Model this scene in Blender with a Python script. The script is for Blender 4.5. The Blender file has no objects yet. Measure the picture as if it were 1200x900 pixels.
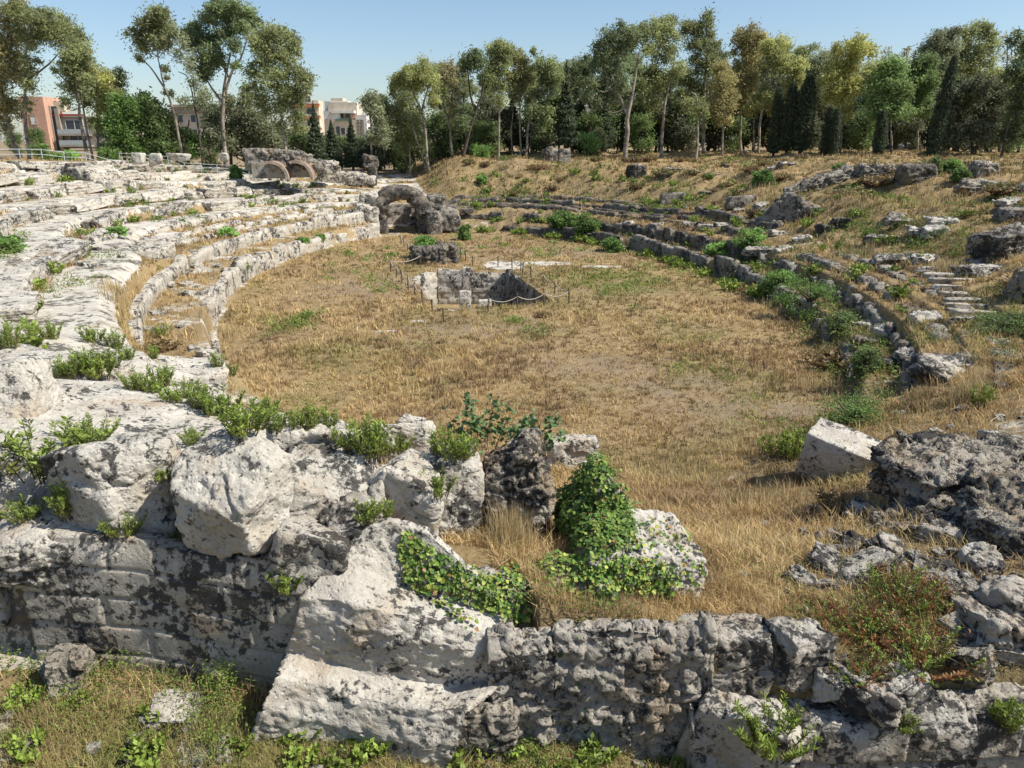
import bpy, math, random
import numpy as np
from mathutils import Vector, Matrix, Euler
rng = np.random.default_rng(7)
C = bpy.context.scene.collection
# ---------------------------------------------------------------- camera maths (place design coordinates)
FPX, HCAM = 900.0, 10.0
PIT = math.atan((450 - 165) / FPX)
CP, SP = math.cos(PIT), math.sin(PIT)

def ray(u, v):
    cx, cy = (u - 600) / FPX, (450 - v) / FPX
    return np.array([cx, CP + cy * SP, -SP + cy * CP])

def Q(u, v, y):                      # point at forward distance y
    d = ray(u, v)
    return d * (y / d[1]) + np.array([0, 0, HCAM])

def mpp(v, y):                       # metres per photo pixel there
    return (y / ray(600, v)[1]) / FPX

# ---------------------------------------------------------------- noise
def _h(ix, iy, iz, s):
    n = (ix * 73856093) ^ (iy * 19349663) ^ (iz * 83492791) ^ (s * 2654435761 & 0x7fffffff)
    n = (n ^ (n >> 13)) * 1274126177 & 0x7fffffff
    n = (n ^ (n >> 16)) * 69069 & 0x7fffffff
    return ((n ^ (n >> 15)) & 0xffff) / 65535.0

def vn(p, s=0):
    p = np.asarray(p, float)
    i = np.floor(p).astype(np.int64); f = p - i
    w = f * f * f * (f * (f * 6 - 15) + 10)
    r = 0
    for dx in (0, 1):
        for dy in (0, 1):
            for dz in (0, 1):
                h = _h(i[:, 0] + dx, i[:, 1] + dy, i[:, 2] + dz, s)
                r = r + h * (w[:, 0] if dx else 1 - w[:, 0]) * (w[:, 1] if dy else 1 - w[:, 1]) * (w[:, 2] if dz else 1 - w[:, 2])
    return r * 2 - 1

def fbm(p, oct=4, s=0, g=0.5, ridge=False):
    a, r, t = 1.0, 0, 0
    p = np.asarray(p, float).copy()
    for o in range(oct):
        n = vn(p, s + o * 17)
        r = r + a * ((1 - 2 * np.abs(n)) if ridge else n); t += a
        a *= g; p = p * 2.03 + 3.7
    return r / t

def fb2(x, y, f, oct=4, s=0, g=.5):
    return fbm(np.c_[np.ravel(x) * f, np.ravel(y) * f, np.full(np.size(x), s * 1.37)], oct, s, g).reshape(np.shape(x))

def worley(p, s=0):
    p = np.asarray(p, float)
    i = np.floor(p).astype(np.int64)
    f1 = np.full(len(p), 9.); f2 = f1.copy(); idn = np.zeros(len(p))
    for dx in (-1, 0, 1):
        for dy in (-1, 0, 1):
            for dz in (-1, 0, 1):
                a, b, c = i[:, 0] + dx, i[:, 1] + dy, i[:, 2] + dz
                q = np.c_[a + _h(a, b, c, s), b + _h(a, b, c, s + 5), c + _h(a, b, c, s + 9)]
                d = np.sqrt(((p - q) ** 2).sum(1))
                hh = _h(a, b, c, s + 21)
                m = d < f1
                f2 = np.where(m, f1, np.minimum(f2, d)); idn = np.where(m, hh, idn); f1 = np.where(m, d, f1)
    return f1, f2, idn

def sst(a, b, x):
    t = np.clip((x - a) / (b - a), 0, 1)
    return t * t * (3 - 2 * t)

# ---------------------------------------------------------------- terrain height
EA, EB = 34.68, 17.72
EC = np.array([-1.47, 55.08])
EU = np.array([-0.159, 0.987]); EV = np.array([0.987, 0.159])

def ell(x, y):
    rx, ry = x - EC[0], y - EC[1]
    p = rx * EU[0] + ry * EU[1]; q = rx * EV[0] + ry * EV[1]
    s = np.maximum(np.sqrt(p * p + q * q) - 25, -12.0)
    for _ in range(9):
        A, B = EA + s, EB + 1.1 * s
        g = (p / A) ** 2 + (q / B) ** 2 - 1
        dg = -2 * p * p / A ** 3 - 2.2 * q * q / B ** 3 - 1e-9
        s = np.clip(s - g / dg, -13.5, 4000)
    phi = np.arctan2(q / (EB + 1.1 * s), p / (EA + s))
    return p, q, s, phi

def epos(s, phi):
    p = (EA + s) * np.cos(phi); q = (EB + 1.1 * s) * np.sin(phi)
    return EC[0] + p * EU[0] + q * EV[0], EC[1] + p * EU[1] + q * EV[1]

LS = [-3, -.45, -.05, .3, .6, 3.35, 3.65, 8.3, 8.5, 9.2]; LZ = [0, 0, .0, .05, 1.2, 1.35, 2.1, 2.6, 2.75, 3.2]
RS = [-3, -.35, .3, .6, 2.15, 2.45, 3.8, 4.0, 6, 6.2, 8.5, 12, 14, 19, 25, 40, 90]
RZ = [0, 0, .1, .95, 1.1, 2.1, 2.25, 2.5, 2.65, 2.95, 3.2, 5.0, 5.15, 6.9, 7.4, 8.1, 8.4]

def nearshift(phi):
    return 4.6 * sst(-1.25, -1.75, phi)

def leftprofile(s, phi):
    s = np.where(s > 3.9, s + nearshift(phi), s)
    z = np.interp(s, LS, LZ)
    arc = phi * 40
    cell = np.floor(arc / 3.7 + 3 * fb2(s, arc * .2, .12, 2, 3))
    k = np.floor((s - 9.2) / 4.4)
    j = _h(cell.astype(np.int64), k.astype(np.int64), np.zeros(np.shape(s), np.int64), 4)
    t = (s - 9.2) / 4.4 + (j - .5) * .2 + .12 * fb2(s, arc, .35, 3, 8)
    fl = np.floor(t); fr = t - fl
    st = fl + .08 * fr + .92 * sst(.82, .91, fr)
    zz = 3.2 + np.clip(st, 0, 7) * .92
    top = sst(33.2, 34.2, s)
    zz = np.where(s > 9.2, zz * (1 - top) + 8.05 * top, z)
    zz = zz + np.clip((s - 40) * .006, 0, .35)
    rimf = np.interp(phi, [-3.2, -.95, -.5, -.2, 0], [1, 1, .72, .5, .45])
    zz = np.where(zz > 2.6, 2.6 + (zz - 2.6) * rimf, zz)
    zz = zz + np.where(s > 60, (1 - rimf) * (s - 60) * .06, 0).clip(0, 3)
    return zz

MOUNDS = [(690, 222, 100, 1.0, 6), (620, 215, 104, .7, 6), (870, 232, 76, .9, 6), (985, 250, 60, 1.0, 5),
          (1085, 250, 52, .8, 4), (930, 205, 85, .6, 5), (1050, 200, 68, .5, 6), (1190, 215, 52, .5, 5), (560, 205, 112, .5, 8)]

def bowl(x, y):
    p, q, s, phi = ell(x, y)
    zl = leftprofile(s, phi)
    zr = np.interp(s, RS, RZ)
    zr = zr + sst(7, 12, s) * (.95 * fb2(x, y, .12, 4, 31) + .55 * fb2(x, y, .33, 4, 33) + .18 * fb2(x, y, 1.2, 3, 34)) * (1 - .6 * sst(40, 60, s))
    for (u, v, d, h, w) in MOUNDS:
        c = Q(u, v, d)
        zr = zr + h * np.exp(-((x - c[0]) ** 2 + (y - c[1]) ** 2) / (2 * (w * .55) ** 2))
    w = sst(-.09, .09, phi) * sst(-3.3, -2.7, np.where(phi > 0, phi - 2 * math.pi, phi) * 0 + np.where(phi > 0, -2.0, phi))
    w = np.where(phi > 1.6, 1.0, np.where(phi < -1.6, 0.0, w))
    z = zl * (1 - w) + zr * w
    # the entrance passage cut through the far end
    zg = sst(2.9, 2.4, np.abs(q + 5.6)) * sst(31, 32, p) * sst(46, 45, p)
    z = np.where(s > -.5, z * (1 - zg), z)
    # niche in the upper left bank
    c = Q(95, 222, 83)
    nz = (np.hypot(x - c[0] + .3, (y - c[1]) * .45) < 1.25)
    z = np.where(nz, np.minimum(z, c[2] - .9), z)
    z = z + .05 * fb2(x, y, .5, 3, 12) + .10 * fb2(x, y, .09, 2, 13)
    return z

NEAR = [(-12, 9, 4.9), (-9, 9.5, 4.4), (-6, 9.5, 4.1), (-3, 9.5, 3.9), (0, 9.5, 3.75), (2.5, 9.5, 3.0), (5, 9.5, 2.75), (7, 9.5, 2.8), (10, 9.5, 3.1), (14, 9.5, 3.6),
        (-12, 12, 5.0), (-8, 12, 4.35), (-5, 12, 3.95), (-2, 12, 3.7), (1, 12, 3.2), (4, 12, 2.9), (7, 12, 2.9), (10, 12, 3.3), (14, 12, 4),
        (-13, 15, 4.8), (-9, 15, 4.3), (-5, 15, 3.2), (-1, 15, 2.4), (3, 15, 2.1), (6, 15, 1.9), (9, 15, 2.6), (12, 15, 3.5),
        (-16, 19, 4.6), (-11, 19, 3.6), (-7, 19, 2.1), (-3, 19, 1.0), (2, 19, .8), (6, 19, .7), (9, 19, 1.3), (12, 19, 2.6), (16, 19, 3.4),
        (-18, 23, 4.3), (-13, 23, 3.0), (-9, 23, 1.4), (-4, 23, .2), (2, 23, 0.05), (7, 23, .1), (11, 23, 1.1), (15, 23, 2.3), (19, 23, 3.2),
        (-12, 5, 4.9), (0, 5, 3.8), (10, 5, 3.6)]
for xx in (-24, -20, -16, -12, -8, -3, 2, 7, 11, 14, 18, 22):
    for yy in (28, 34):
        NEAR.append((xx, yy, float(bowl(np.array([xx * 1.]), np.array([yy * 1.]))[0])))
NP_ = np.array(NEAR)
def _k(d2):
    return d2 * np.log(d2 + 1e-9)
_n = len(NP_)
_A = np.zeros((_n + 3, _n + 3))
_D = ((NP_[:, None, :2] - NP_[None, :, :2]) ** 2).sum(2)
_A[:_n, :_n] = _k(_D) + np.eye(_n) * .8
_A[:_n, _n:] = np.c_[np.ones(_n), NP_[:, :2]]; _A[_n:, :_n] = _A[:_n, _n:].T
_W = np.linalg.solve(_A, np.r_[NP_[:, 2], 0, 0, 0])

def tps(x, y):
    r = _W[_n] + _W[_n + 1] * x + _W[_n + 2] * y
    for i in range(_n):
        r = r + _W[i] * _k((x - NP_[i, 0]) ** 2 + (y - NP_[i, 1]) ** 2)
    return r

PITPX = [(513, 364), (489, 326), (512, 319), (592, 319), (646, 354)]
def _g0(u, v):
    d = ray(u, v); t = -HCAM / d[2]
    return d[0] * t, d[1] * t
PIT_XY = [_g0(*a) for a in PITPX]
_pc = np.mean(PIT_XY, 0)
PIT_OUT = [tuple(_pc + (np.array(a) - _pc) * (1 + .5 / np.linalg.norm(np.array(a) - _pc))) for a in PIT_XY]
PIT_OUT[0] = PIT_XY[0]; PIT_OUT[4] = PIT_XY[4]

def inpoly(x, y, poly):
    c = np.zeros(np.shape(x), bool)
    n = len(poly)
    for i in range(n):
        x1, y1 = poly[i]; x2, y2 = poly[(i + 1) % n]
        cond = ((y1 > y) != (y2 > y)) & (x < (x2 - x1) * (y - y1) / (y2 - y1 + 1e-12) + x1)
        c ^= cond
    return c

CLX = [-14, -6, -3.6, -3.3, .1, .4, 2.5, 2.9, 8, 14]; CLY = [10.9, 10.15, 9.75, 10.6, 10.3, 9.5, 9.5, 9.15, 9.0, 9.0]
LOX = [-12, -8, -4, 0, 3, 9]; LOZ = [2.55, 2.3, 2.0, 1.4, 1.15, 1.1]

def Z(x, y):
    x = np.asarray(x, float); y = np.asarray(y, float)
    z = bowl(x, y)
    m = (y < 32) & (y > -30) & (np.abs(x) < 40)
    if np.any(m):
        xm, ym = x[m], y[m]
        zz = tps(np.clip(xm, -19, 19), np.clip(ym, 5, 40))
        zz = zz + .07 * fb2(xm, ym, .9, 4, 41) + .03 * fb2(xm, ym, 4, 3, 42)
        lo = np.interp(xm, LOX, LOZ) + .10 * fb2(xm, ym, .8, 4, 43) + .03 * fb2(xm, ym, 5, 3, 44)
        yc = np.interp(xm, CLX, CLY)
        c = sst(0.0, .25, ym - yc)
        zz = lo * (1 - c) + zz * c
        w = sst(31, 24, ym + np.maximum(np.abs(xm) - 14, 0) * .5)
        z[m] = z[m] * (1 - w) + zz * w
    ip = inpoly(x, y, PIT_OUT)
    z = np.where(ip, -2.6, z)
    return z

def Z1(x, y):
    return float(Z(np.array([float(x)]), np.array([float(y)]))[0])

_tt = np.exp(np.linspace(math.log(5), math.log(160), 900))
def G(u, v):                          # where the view ray meets the terrain
    d = ray(u, v); n = d / d[1]
    X = n[0] * _tt; Zr = HCAM + n[2] * _tt
    below = Zr < Z(X, _tt.copy())
    i = int(np.argmax(below)) if below.any() else len(_tt) - 1
    y = _tt[i]
    return np.array([n[0] * y, y, Z1(n[0] * y, y)])

# ---------------------------------------------------------------- mesh and object helpers
def mesh(name, V, F, mat=None, smooth=False, col=None, mats=None, midx=None):
    V = np.asarray(V, np.float32)
    me = bpy.data.meshes.new(name)
    me.vertices.add(len(V)); me.vertices.foreach_set('co', V.ravel())
    if isinstance(F, np.ndarray):
        F = [F]
    tot = sum(f.size for f in F); npol = sum(len(f) for f in F)
    me.loops.add(tot); me.polygons.add(npol)
    vi = np.concatenate([f.ravel() for f in F]).astype(np.int32)
    ls = []; o = 0
    for f in F:
        ls.append(o + np.arange(len(f)) * f.shape[1]); o += f.size
    me.loops.foreach_set('vertex_index', vi)
    me.polygons.foreach_set('loop_start', np.concatenate(ls).astype(np.int32))
    if midx is not None:
        me.polygons.foreach_set('material_index', np.asarray(midx, np.int32))
    me.polygons.foreach_set('use_smooth', np.full(npol, smooth))
    if col is not None:
        a = me.color_attributes.new('Col', 'FLOAT_COLOR', 'POINT')
        c = np.asarray(col, np.float32)
        if c.shape[1] == 3:
            c = np.c_[c, np.ones(len(c), np.float32)]
        a.data.foreach_set('color', c.ravel())
    me.update(calc_edges=True)
    for m in (mats or ([mat] if mat else [])):
        me.materials.append(m)
    return me

def link(name, me, parent=None, loc=None, rot=None, scale=None):
    o = bpy.data.objects.new(name, me)
    C.objects.link(o)
    if loc is not None: o.location = loc
    if rot is not None: o.rotation_euler = rot
    if scale is not None: o.scale = scale if hasattr(scale, '__len__') else (scale,) * 3
    if parent: o.parent = parent
    return o

def tag(o, label, cat, group=None, kind=None):
    if label: o['label'] = label
    if cat: o['category'] = cat
    if group: o['group'] = group
    if kind or cat: o['kind'] = kind or 'thing'
    return o

def thing(name, label, cat, loc=(0, 0, 0), rz=0, group=None):
    o = bpy.data.objects.new(name, None); C.objects.link(o)
    o.empty_display_size = .2
    o.location = loc; o.rotation_euler = (0, 0, rz)
    return tag(o, label, cat, group)

def dup(root, loc, rot=None, scale=None, label=None, group=None):
    r = root.copy(); C.objects.link(r); r.location = loc
    if rot is not None: r.rotation_euler = rot
    if scale is not None: r.scale = scale if hasattr(scale, '__len__') else (scale,) * 3
    if label: r['label'] = label
    if group: r['group'] = group
    for ch in list(root.children):
        c = ch.copy(); C.objects.link(c); c.parent = r
    return r

class MB:
    """collects quads / tris"""
    def __init__(s): s.v = []; s.q = []; s.t = []; s.n = 0
    def add(s, V, q=None, t=None):
        V = np.asarray(V, float)
        if q is not None and len(q): s.q.append(np.asarray(q) + s.n)
        if t is not None and len(t): s.t.append(np.asarray(t) + s.n)
        s.v.append(V); s.n += len(V)
    def box(s, c, d, R=None):
        b = np.array([[-1, -1, -1], [1, -1, -1], [1, 1, -1], [-1, 1, -1], [-1, -1, 1], [1, -1, 1], [1, 1, 1], [-1, 1, 1]]) * .5 * np.array(d)
        if R is not None: b = b @ R.T
        s.add(b + np.array(c), [[0, 3, 2, 1], [4, 5, 6, 7], [0, 1, 5, 4], [1, 2, 6, 5], [2, 3, 7, 6], [3, 0, 4, 7]])
    def tube(s, P, r, k=6):
        P = np.asarray(P, float); n = len(P)
        r = np.full(n, r) if np.isscalar(r) else np.asarray(r, float)
        T = np.gradient(P, axis=0); T /= np.linalg.norm(T, axis=1)[:, None] + 1e-9
        up = np.where(np.abs(T[:, 2:3]) > .9, np.array([[1., 0, 0]]), np.array([[0, 0, 1.]]))
        A = np.cross(T, up); A /= np.linalg.norm(A, axis=1)[:, None] + 1e-9
        for i in range(1, n):
            if (A[i] * A[i - 1]).sum() < 0: A[i] *= -1
        B = np.cross(T, A)
        a = np.arange(k) * 2 * math.pi / k
        V = P[:, None] + r[:, None, None] * (np.cos(a)[None, :, None] * A[:, None] + np.sin(a)[None, :, None] * B[:, None])
        i, j = np.meshgrid(np.arange(n - 1), np.arange(k), indexing='ij')
        q = np.stack([i * k + j, i * k + (j + 1) % k, (i + 1) * k + (j + 1) % k, (i + 1) * k + j], -1).reshape(-1, 4)
        V = V.reshape(-1, 3)
        V = np.r_[V, P[:1], P[-1:]]
        t = [[n * k, (j + 1) % k, j] for j in range(k)] + [[n * k + 1, (n - 1) * k + j, (n - 1) * k + (j + 1) % k] for j in range(k)]
        s.add(V, q, t)
    def mesh(s, name, mat=None, smooth=False, col=None):
        F = []
        if s.q: F.append(np.concatenate(s.q))
        if s.t: F.append(np.concatenate(s.t))
        return mesh(name, np.concatenate(s.v), F, mat, smooth, col)

def eul(a, b, c):
    return np.array(Euler((a, b, c)).to_matrix())

# ---------------------------------------------------------------- materials
def newmat(name):
    m = bpy.data.materials.new(name); m.use_nodes = True
    nt = m.node_tree; nt.nodes.clear()
    out = nt.nodes.new('ShaderNodeOutputMaterial')
    return m, nt, out

class N:
    def __init__(s, nt): s.nt = nt
    def new(s, t, **kw):
        n = s.nt.nodes.new(t)
        for k, v in kw.items(): setattr(n, k, v)
        return n
    def L(s, a, b): s.nt.links.new(a, b)
    def noise(s, vec, scale, detail=6, rough=.55, dist=0):
        n = s.new('ShaderNodeTexNoise'); n.inputs['Scale'].default_value = scale
        n.inputs['Detail'].default_value = detail; n.inputs['Roughness'].default_value = rough; n.inputs['Distortion'].default_value = dist
        s.L(vec, n.inputs['Vector']); return n.outputs['Fac']
    def voro(s, vec, scale, feat='F1', out='Distance'):
        n = s.new('ShaderNodeTexVoronoi', feature=feat); n.inputs['Scale'].default_value = scale
        s.L(vec, n.inputs['Vector']); return n.outputs[out]
    def ramp(s, fac, stops):
        n = s.new('ShaderNodeValToRGB'); e = n.color_ramp.elements
        while len(e) < len(stops): e.new(.5)
        for el, (p, c) in zip(e, stops):
            el.position = p; el.color = (*c, 1) if hasattr(c, '__len__') else (c, c, c, 1)
        s.L(fac, n.inputs['Fac']); return n.outputs['Color']
    def mix(s, fac, a, b, mode='MIX'):
        n = s.new('ShaderNodeMix', data_type='RGBA', blend_type=mode)
        for k, val in ((0, fac), (6, a), (7, b)):
            sock = n.inputs[k]
            if hasattr(val, 'links'): s.L(val, sock)
            elif hasattr(val, '__len__'): sock.default_value = (*val, 1)
            else: sock.default_value = val if k == 0 else (val, val, val, 1)
        return n.outputs[2]
    def math(s, op, a, b=0, clamp=False):
        n = s.new('ShaderNodeMath', operation=op, use_clamp=clamp)
        for sock, val in ((n.inputs[0], a), (n.inputs[1], b)):
            if hasattr(val, 'links'): s.L(val, sock)
            else: sock.default_value = val
        return n.outputs[0]
    def bump(s, h, dist, strength=1, normal=None):
        n = s.new('ShaderNodeBump'); n.inputs['Distance'].default_value = dist; n.inputs['Strength'].default_value = strength
        s.L(h, n.inputs['Height'])
        if normal: s.L(normal, n.inputs['Normal'])
        return n.outputs['Normal']
    def vec(s, rand=True):
        t = s.new('ShaderNodeTexCoord'); o = t.outputs['Object']
        if not rand: return o
        i = s.new('ShaderNodeObjectInfo')
        a = s.new('ShaderNodeVectorMath', operation='SCALE'); a.inputs[0].default_value = (37, 53, 71)
        s.L(i.outputs['Random'], a.inputs['Scale'])
        b = s.new('ShaderNodeVectorMath', operation='ADD'); s.L(o, b.inputs[0]); s.L(a.outputs[0], b.inputs[1])
        return b.outputs[0]
    def bsdf(s, out, color, rough=.9, normal=None, spec=.2, transl=0):
        b = s.new('ShaderNodeBsdfPrincipled')
        if hasattr(color, 'links'): s.L(color, b.inputs['Base Color'])
        else: b.inputs['Base Color'].default_value = (*color, 1)
        b.inputs['Roughness'].default_value = rough
        b.inputs['Specular IOR Level'].default_value = spec
        if normal: s.L(normal, b.inputs['Normal'])
        if transl:
            t = s.new('ShaderNodeBsdfTranslucent')
            if hasattr(color, 'links'): s.L(color, t.inputs['Color'])
            else: t.inputs['Color'].default_value = (*color, 1)
            m = s.new('ShaderNodeMixShader'); m.inputs[0].default_value = transl
            s.L(b.outputs[0], m.inputs[1]); s.L(t.outputs[0], m.inputs[2]); s.L(m.outputs[0], out.inputs[0])
        else:
            s.L(b.outputs[0], out.inputs[0])
        return b

def rockmat(name, lo, hi, lichen=.5, lcol=(.02, .019, .018), ochre=.3, bump=.03, ocol=(.36, .23, .10), lscale=1.0):
    m, nt, out = newmat(name); n = N(nt); v = n.vec()
    base = n.ramp(n.noise(v, 1.1, 9, .62), [(.3, lo), (.5, tuple((a + b) / 2 for a, b in zip(lo, hi))), (.68, hi)])
    fine = n.noise(v, 14, 8, .7)
    base = n.mix(.55, base, n.mix(1, base, n.ramp(fine, [(.3, .62), (.6, 1.08)]), 'MULTIPLY'))
    oc = n.math('MULTIPLY', n.ramp(n.noise(v, .9, 6, .6, .4), [(.52, 0), (.68, 1)]), ochre)
    base = n.mix(oc, base, ocol)
    # dark crust: fine grained, gathered in loose patches
    big = n.noise(v, .8 * lscale, 3, .6, .5); sm = n.noise(v, 9 * lscale, 9, .72, .3); md = n.noise(v, 2.7 * lscale, 4, .6, .6)
    k = n.math('ADD', n.math('ADD', n.math('MULTIPLY', big, .5), n.math('MULTIPLY', sm, .7)), n.math('MULTIPLY', md, .5))
    t = (1.0 - .19 * lichen) / 2
    lm = n.ramp(n.math('MULTIPLY', k, .5), [(t - .016, 0), (t + .012, 1)])
    lm2 = n.ramp(n.noise(v, 22 * lscale, 8, .75), [(.565, 0), (.61, 1)])
    sp = n.math('MULTIPLY', lm2, n.ramp(n.noise(v, 1.9, 4, .5), [(.42, 0), (.62, .3 + .55 * lichen)]))
    lm = n.math('MAXIMUM', n.math('MULTIPLY', lm, .93), sp)
    lcol = n.mix(n.noise(v, 3.1, 6, .6), lcol, tuple(c_ * 3.4 for c_ in lcol))
    col = n.mix(lm, base, lcol)
    h = n.math('ADD', n.math('MULTIPLY', n.noise(v, 5, 12, .68), 1.0), n.math('MULTIPLY', fine, .5))
    pit = n.ramp(n.voro(v, 11), [(.05, 0), (.32, 1)])
    h = n.math('ADD', h, n.math('MULTIPLY', pit, .35))
    nb = n.bump(h, bump * 2.2, 1)
    n.bsdf(out, col, .92, nb, .15)
    return m

def attrmat(name, transl=.25, rough=.75, spec=.25, var=.25, gain=1.0):
    m, nt, out = newmat(name); n = N(nt)
    a = n.new('ShaderNodeAttribute', attribute_name='Col')
    i = n.new('ShaderNodeObjectInfo')
    f = n.math('ADD', n.math('MULTIPLY', i.outputs['Random'], var), gain - var / 2)
    s = n.new('ShaderNodeVectorMath', operation='SCALE'); n.L(a.outputs['Color'], s.inputs[0]); n.L(f, s.inputs['Scale'])
    n.bsdf(out, s.outputs[0], rough, None, spec, transl)
    return m

def plain(name, col, rough=.7, spec=.3, nz=.15, scale=3.0, metal=0, bump=0.0):
    m, nt, out = newmat(name); n = N(nt); v = n.vec()
    c = n.mix(1, col, n.ramp(n.noise(v, scale, 7, .65), [(.3, 1 - nz * 1.6), (.65, 1 + nz * .4)]), 'MULTIPLY')
    nb = n.bump(n.noise(v, scale * 6, 8, .6), bump, 1) if bump else None
    b = n.bsdf(out, c, rough, nb, spec); b.inputs['Metallic'].default_value = metal
    return m

M = {}
M['white_rock'] = rockmat('white_limestone', (.42, .385, .32), (.62, .585, .505), .36, ochre=.4, bump=.03)
M['crusted_rock'] = rockmat('crusted_limestone', (.40, .37, .31), (.60, .565, .49), .60, ochre=.45, bump=.035)
M['far_rock'] = rockmat('terrace_limestone', (.42, .38, .31), (.63, .59, .50), .52, ochre=.5, bump=.05, lscale=.7)
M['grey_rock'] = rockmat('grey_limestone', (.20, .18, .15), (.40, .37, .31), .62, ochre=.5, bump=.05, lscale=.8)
M['dark_rock'] = rockmat('dark_weathered_stone', (.12, .105, .085), (.31, .28, .23), .72, ochre=.5, bump=.05, lscale=.8)
M['rough_rock'] = rockmat('pitted_limestone', (.30, .265, .21), (.53, .48, .39), .72, ochre=.55, bump=.06, lscale=1.3)
M['black_crust'] = rockmat('black_crusted_limestone', (.30, .265, .215), (.58, .545, .47), .74, ochre=.4, bump=.04)
M['ashlar'] = rockmat('ashlar_limestone', (.34, .31, .25), (.53, .49, .41), .66, ochre=.6, bump=.02, ocol=(.36, .22, .10))
M['rubble'] = rockmat('rubble_masonry', (.30, .27, .22), (.50, .46, .39), .46, ochre=.45, bump=.04, lscale=1.4)
M['tan_wall'] = plain('tan_mortar', (.30, .22, .145), .9, .1, .4, .8, bump=.05)
M['brick'] = plain('old_brick', (.30, .20, .145), .9, .1, .35, 2.5, bump=.03)
M['tan_edge'] = plain('pale_brick_edge', (.42, .34, .26), .9, .1, .3, 2.5, bump=.03)
M['leaf'] = attrmat('leaf', .28, .55, .35)
M['tree_leaf'] = attrmat('tree_leaf', .45, .6, .3, .3, 1.6)
M['straw'] = attrmat('straw', .25, .8, .15, .0)
M['bark'] = plain('pale_bark', (.36, .31, .245), .85, .15, .55, 1.2, bump=.03)
M['dark_bark'] = plain('dark_bark', (.12, .10, .08), .9, .1, .4, 2)
M['wood'] = plain('grey_wood', (.14, .11, .085), .85, .15, .3, 5)
M['rope'] = plain('pale_rope', (.44, .39, .31), .9, .1, .2, 8)
M['metal'] = plain('grey_metal', (.42, .46, .46), .5, .4, .15, 3)
M['glass'] = plain('window_glass', (.05, .065, .08), .15, .5, .2, 2)
M['pink'] = plain('pink_render', (.56, .34, .24), .9, .1, .12, .6)
M['greywall'] = plain('grey_render', (.36, .32, .255), .9, .1, .2, .6)
M['cream'] = plain('cream_render', (.62, .54, .42), .9, .1, .15, .5)
M['white'] = plain('white_render', (.72, .69, .63), .9, .1, .12, .5)
M['red'] = plain('red_trim', (.32, .055, .045), .8, .2, .1, 2)
M['orange'] = plain('orange_render', (.55, .22, .10), .9, .1, .12, 1)
M['awning'] = plain('green_awning', (.10, .22, .17), .8, .2, .12, 1)
M['skin'] = plain('skin', (.50, .30, .22), .6, .3, .05, 5)
M['cloth_orange'] = plain('orange_cloth', (.60, .25, .14), .9, .1, .1, 9)
M['cloth_pale'] = plain('pale_cloth', (.60, .52, .48), .9, .1, .1, 9)
M['cloth_dark'] = plain('dark_cloth', (.07, .08, .10), .9, .1, .1, 9)
M['hair'] = plain('hair', (.05, .035, .025), .7, .3, .1, 9)
# ---------------------------------------------------------------- ground sheet
def ground_mat():
    m, nt, out = newmat('ground'); n = N(nt); v = n.vec(False)
    a = n.new('ShaderNodeAttribute', attribute_name='mask')
    sp = n.new('ShaderNodeSeparateColor'); n.L(a.outputs['Color'], sp.inputs[0])
    R, Gm, B = sp.outputs
    big = n.noise(v, .16, 6, .6); mid = n.noise(v, 1.4, 8, .65); fin = n.noise(v, 11, 8, .7)
    straw = n.ramp(mid, [(.25, (.20, .13, .062)), (.45, (.32, .228, .115)), (.6, (.39, .29, .15)), (.78, (.28, .215, .105))])
    straw = n.mix(n.ramp(big, [(.42, 0), (.62, .75)]), straw, (.26, .19, .095))
    straw = n.mix(.6, straw, n.mix(1, straw, n.ramp(fin, [(.3, .55), (.65, 1.15)]), 'MULTIPLY'))
    green = n.ramp(mid, [(.3, (.075, .085, .025)), (.6, (.15, .15, .05))])
    soil = n.ramp(fin, [(.3, (.17, .125, .085)), (.6, (.30, .235, .165))])
    rock = n.ramp(n.noise(v, .9, 10, .65), [(.3, (.40, .365, .30)), (.5, (.54, .505, .43)), (.7, (.62, .585, .50))])
    rock = n.mix(n.ramp(n.noise(v, 1.1, 6, .6, .4), [(.54, 0), (.7, .6)]), rock, (.42, .30, .165))
    k = n.math('ADD', n.math('ADD', n.math('MULTIPLY', n.noise(v, .4, 3, .6), .5), n.math('MULTIPLY', n.noise(v, 5, 9, .72), .7)), n.math('MULTIPLY', n.noise(v, 1.6, 4, .6), .5))
    rock = n.mix(n.ramp(n.math('MULTIPLY', k, .5), [(.44, 0), (.462, .85)]), rock, (.075, .068, .056))
    c = n.mix(B, straw, soil)
    c = n.mix(Gm, c, green)
    rk = n.ramp(n.math('ADD', R, n.math('MULTIPLY', n.math('SUBTRACT', n.noise(v, 2.2, 10, .7), .5), .9)), [(.42, 0), (.55, 1)])
    c = n.mix(rk, c, rock)
    h = n.math('ADD', n.math('MULTIPLY', n.noise(v, 2.6, 12, .7), 1), n.math('MULTIPLY', fin, .35))
    n.bsdf(out, c, .95, n.bump(h, .13, .9), .1)
    return m

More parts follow.
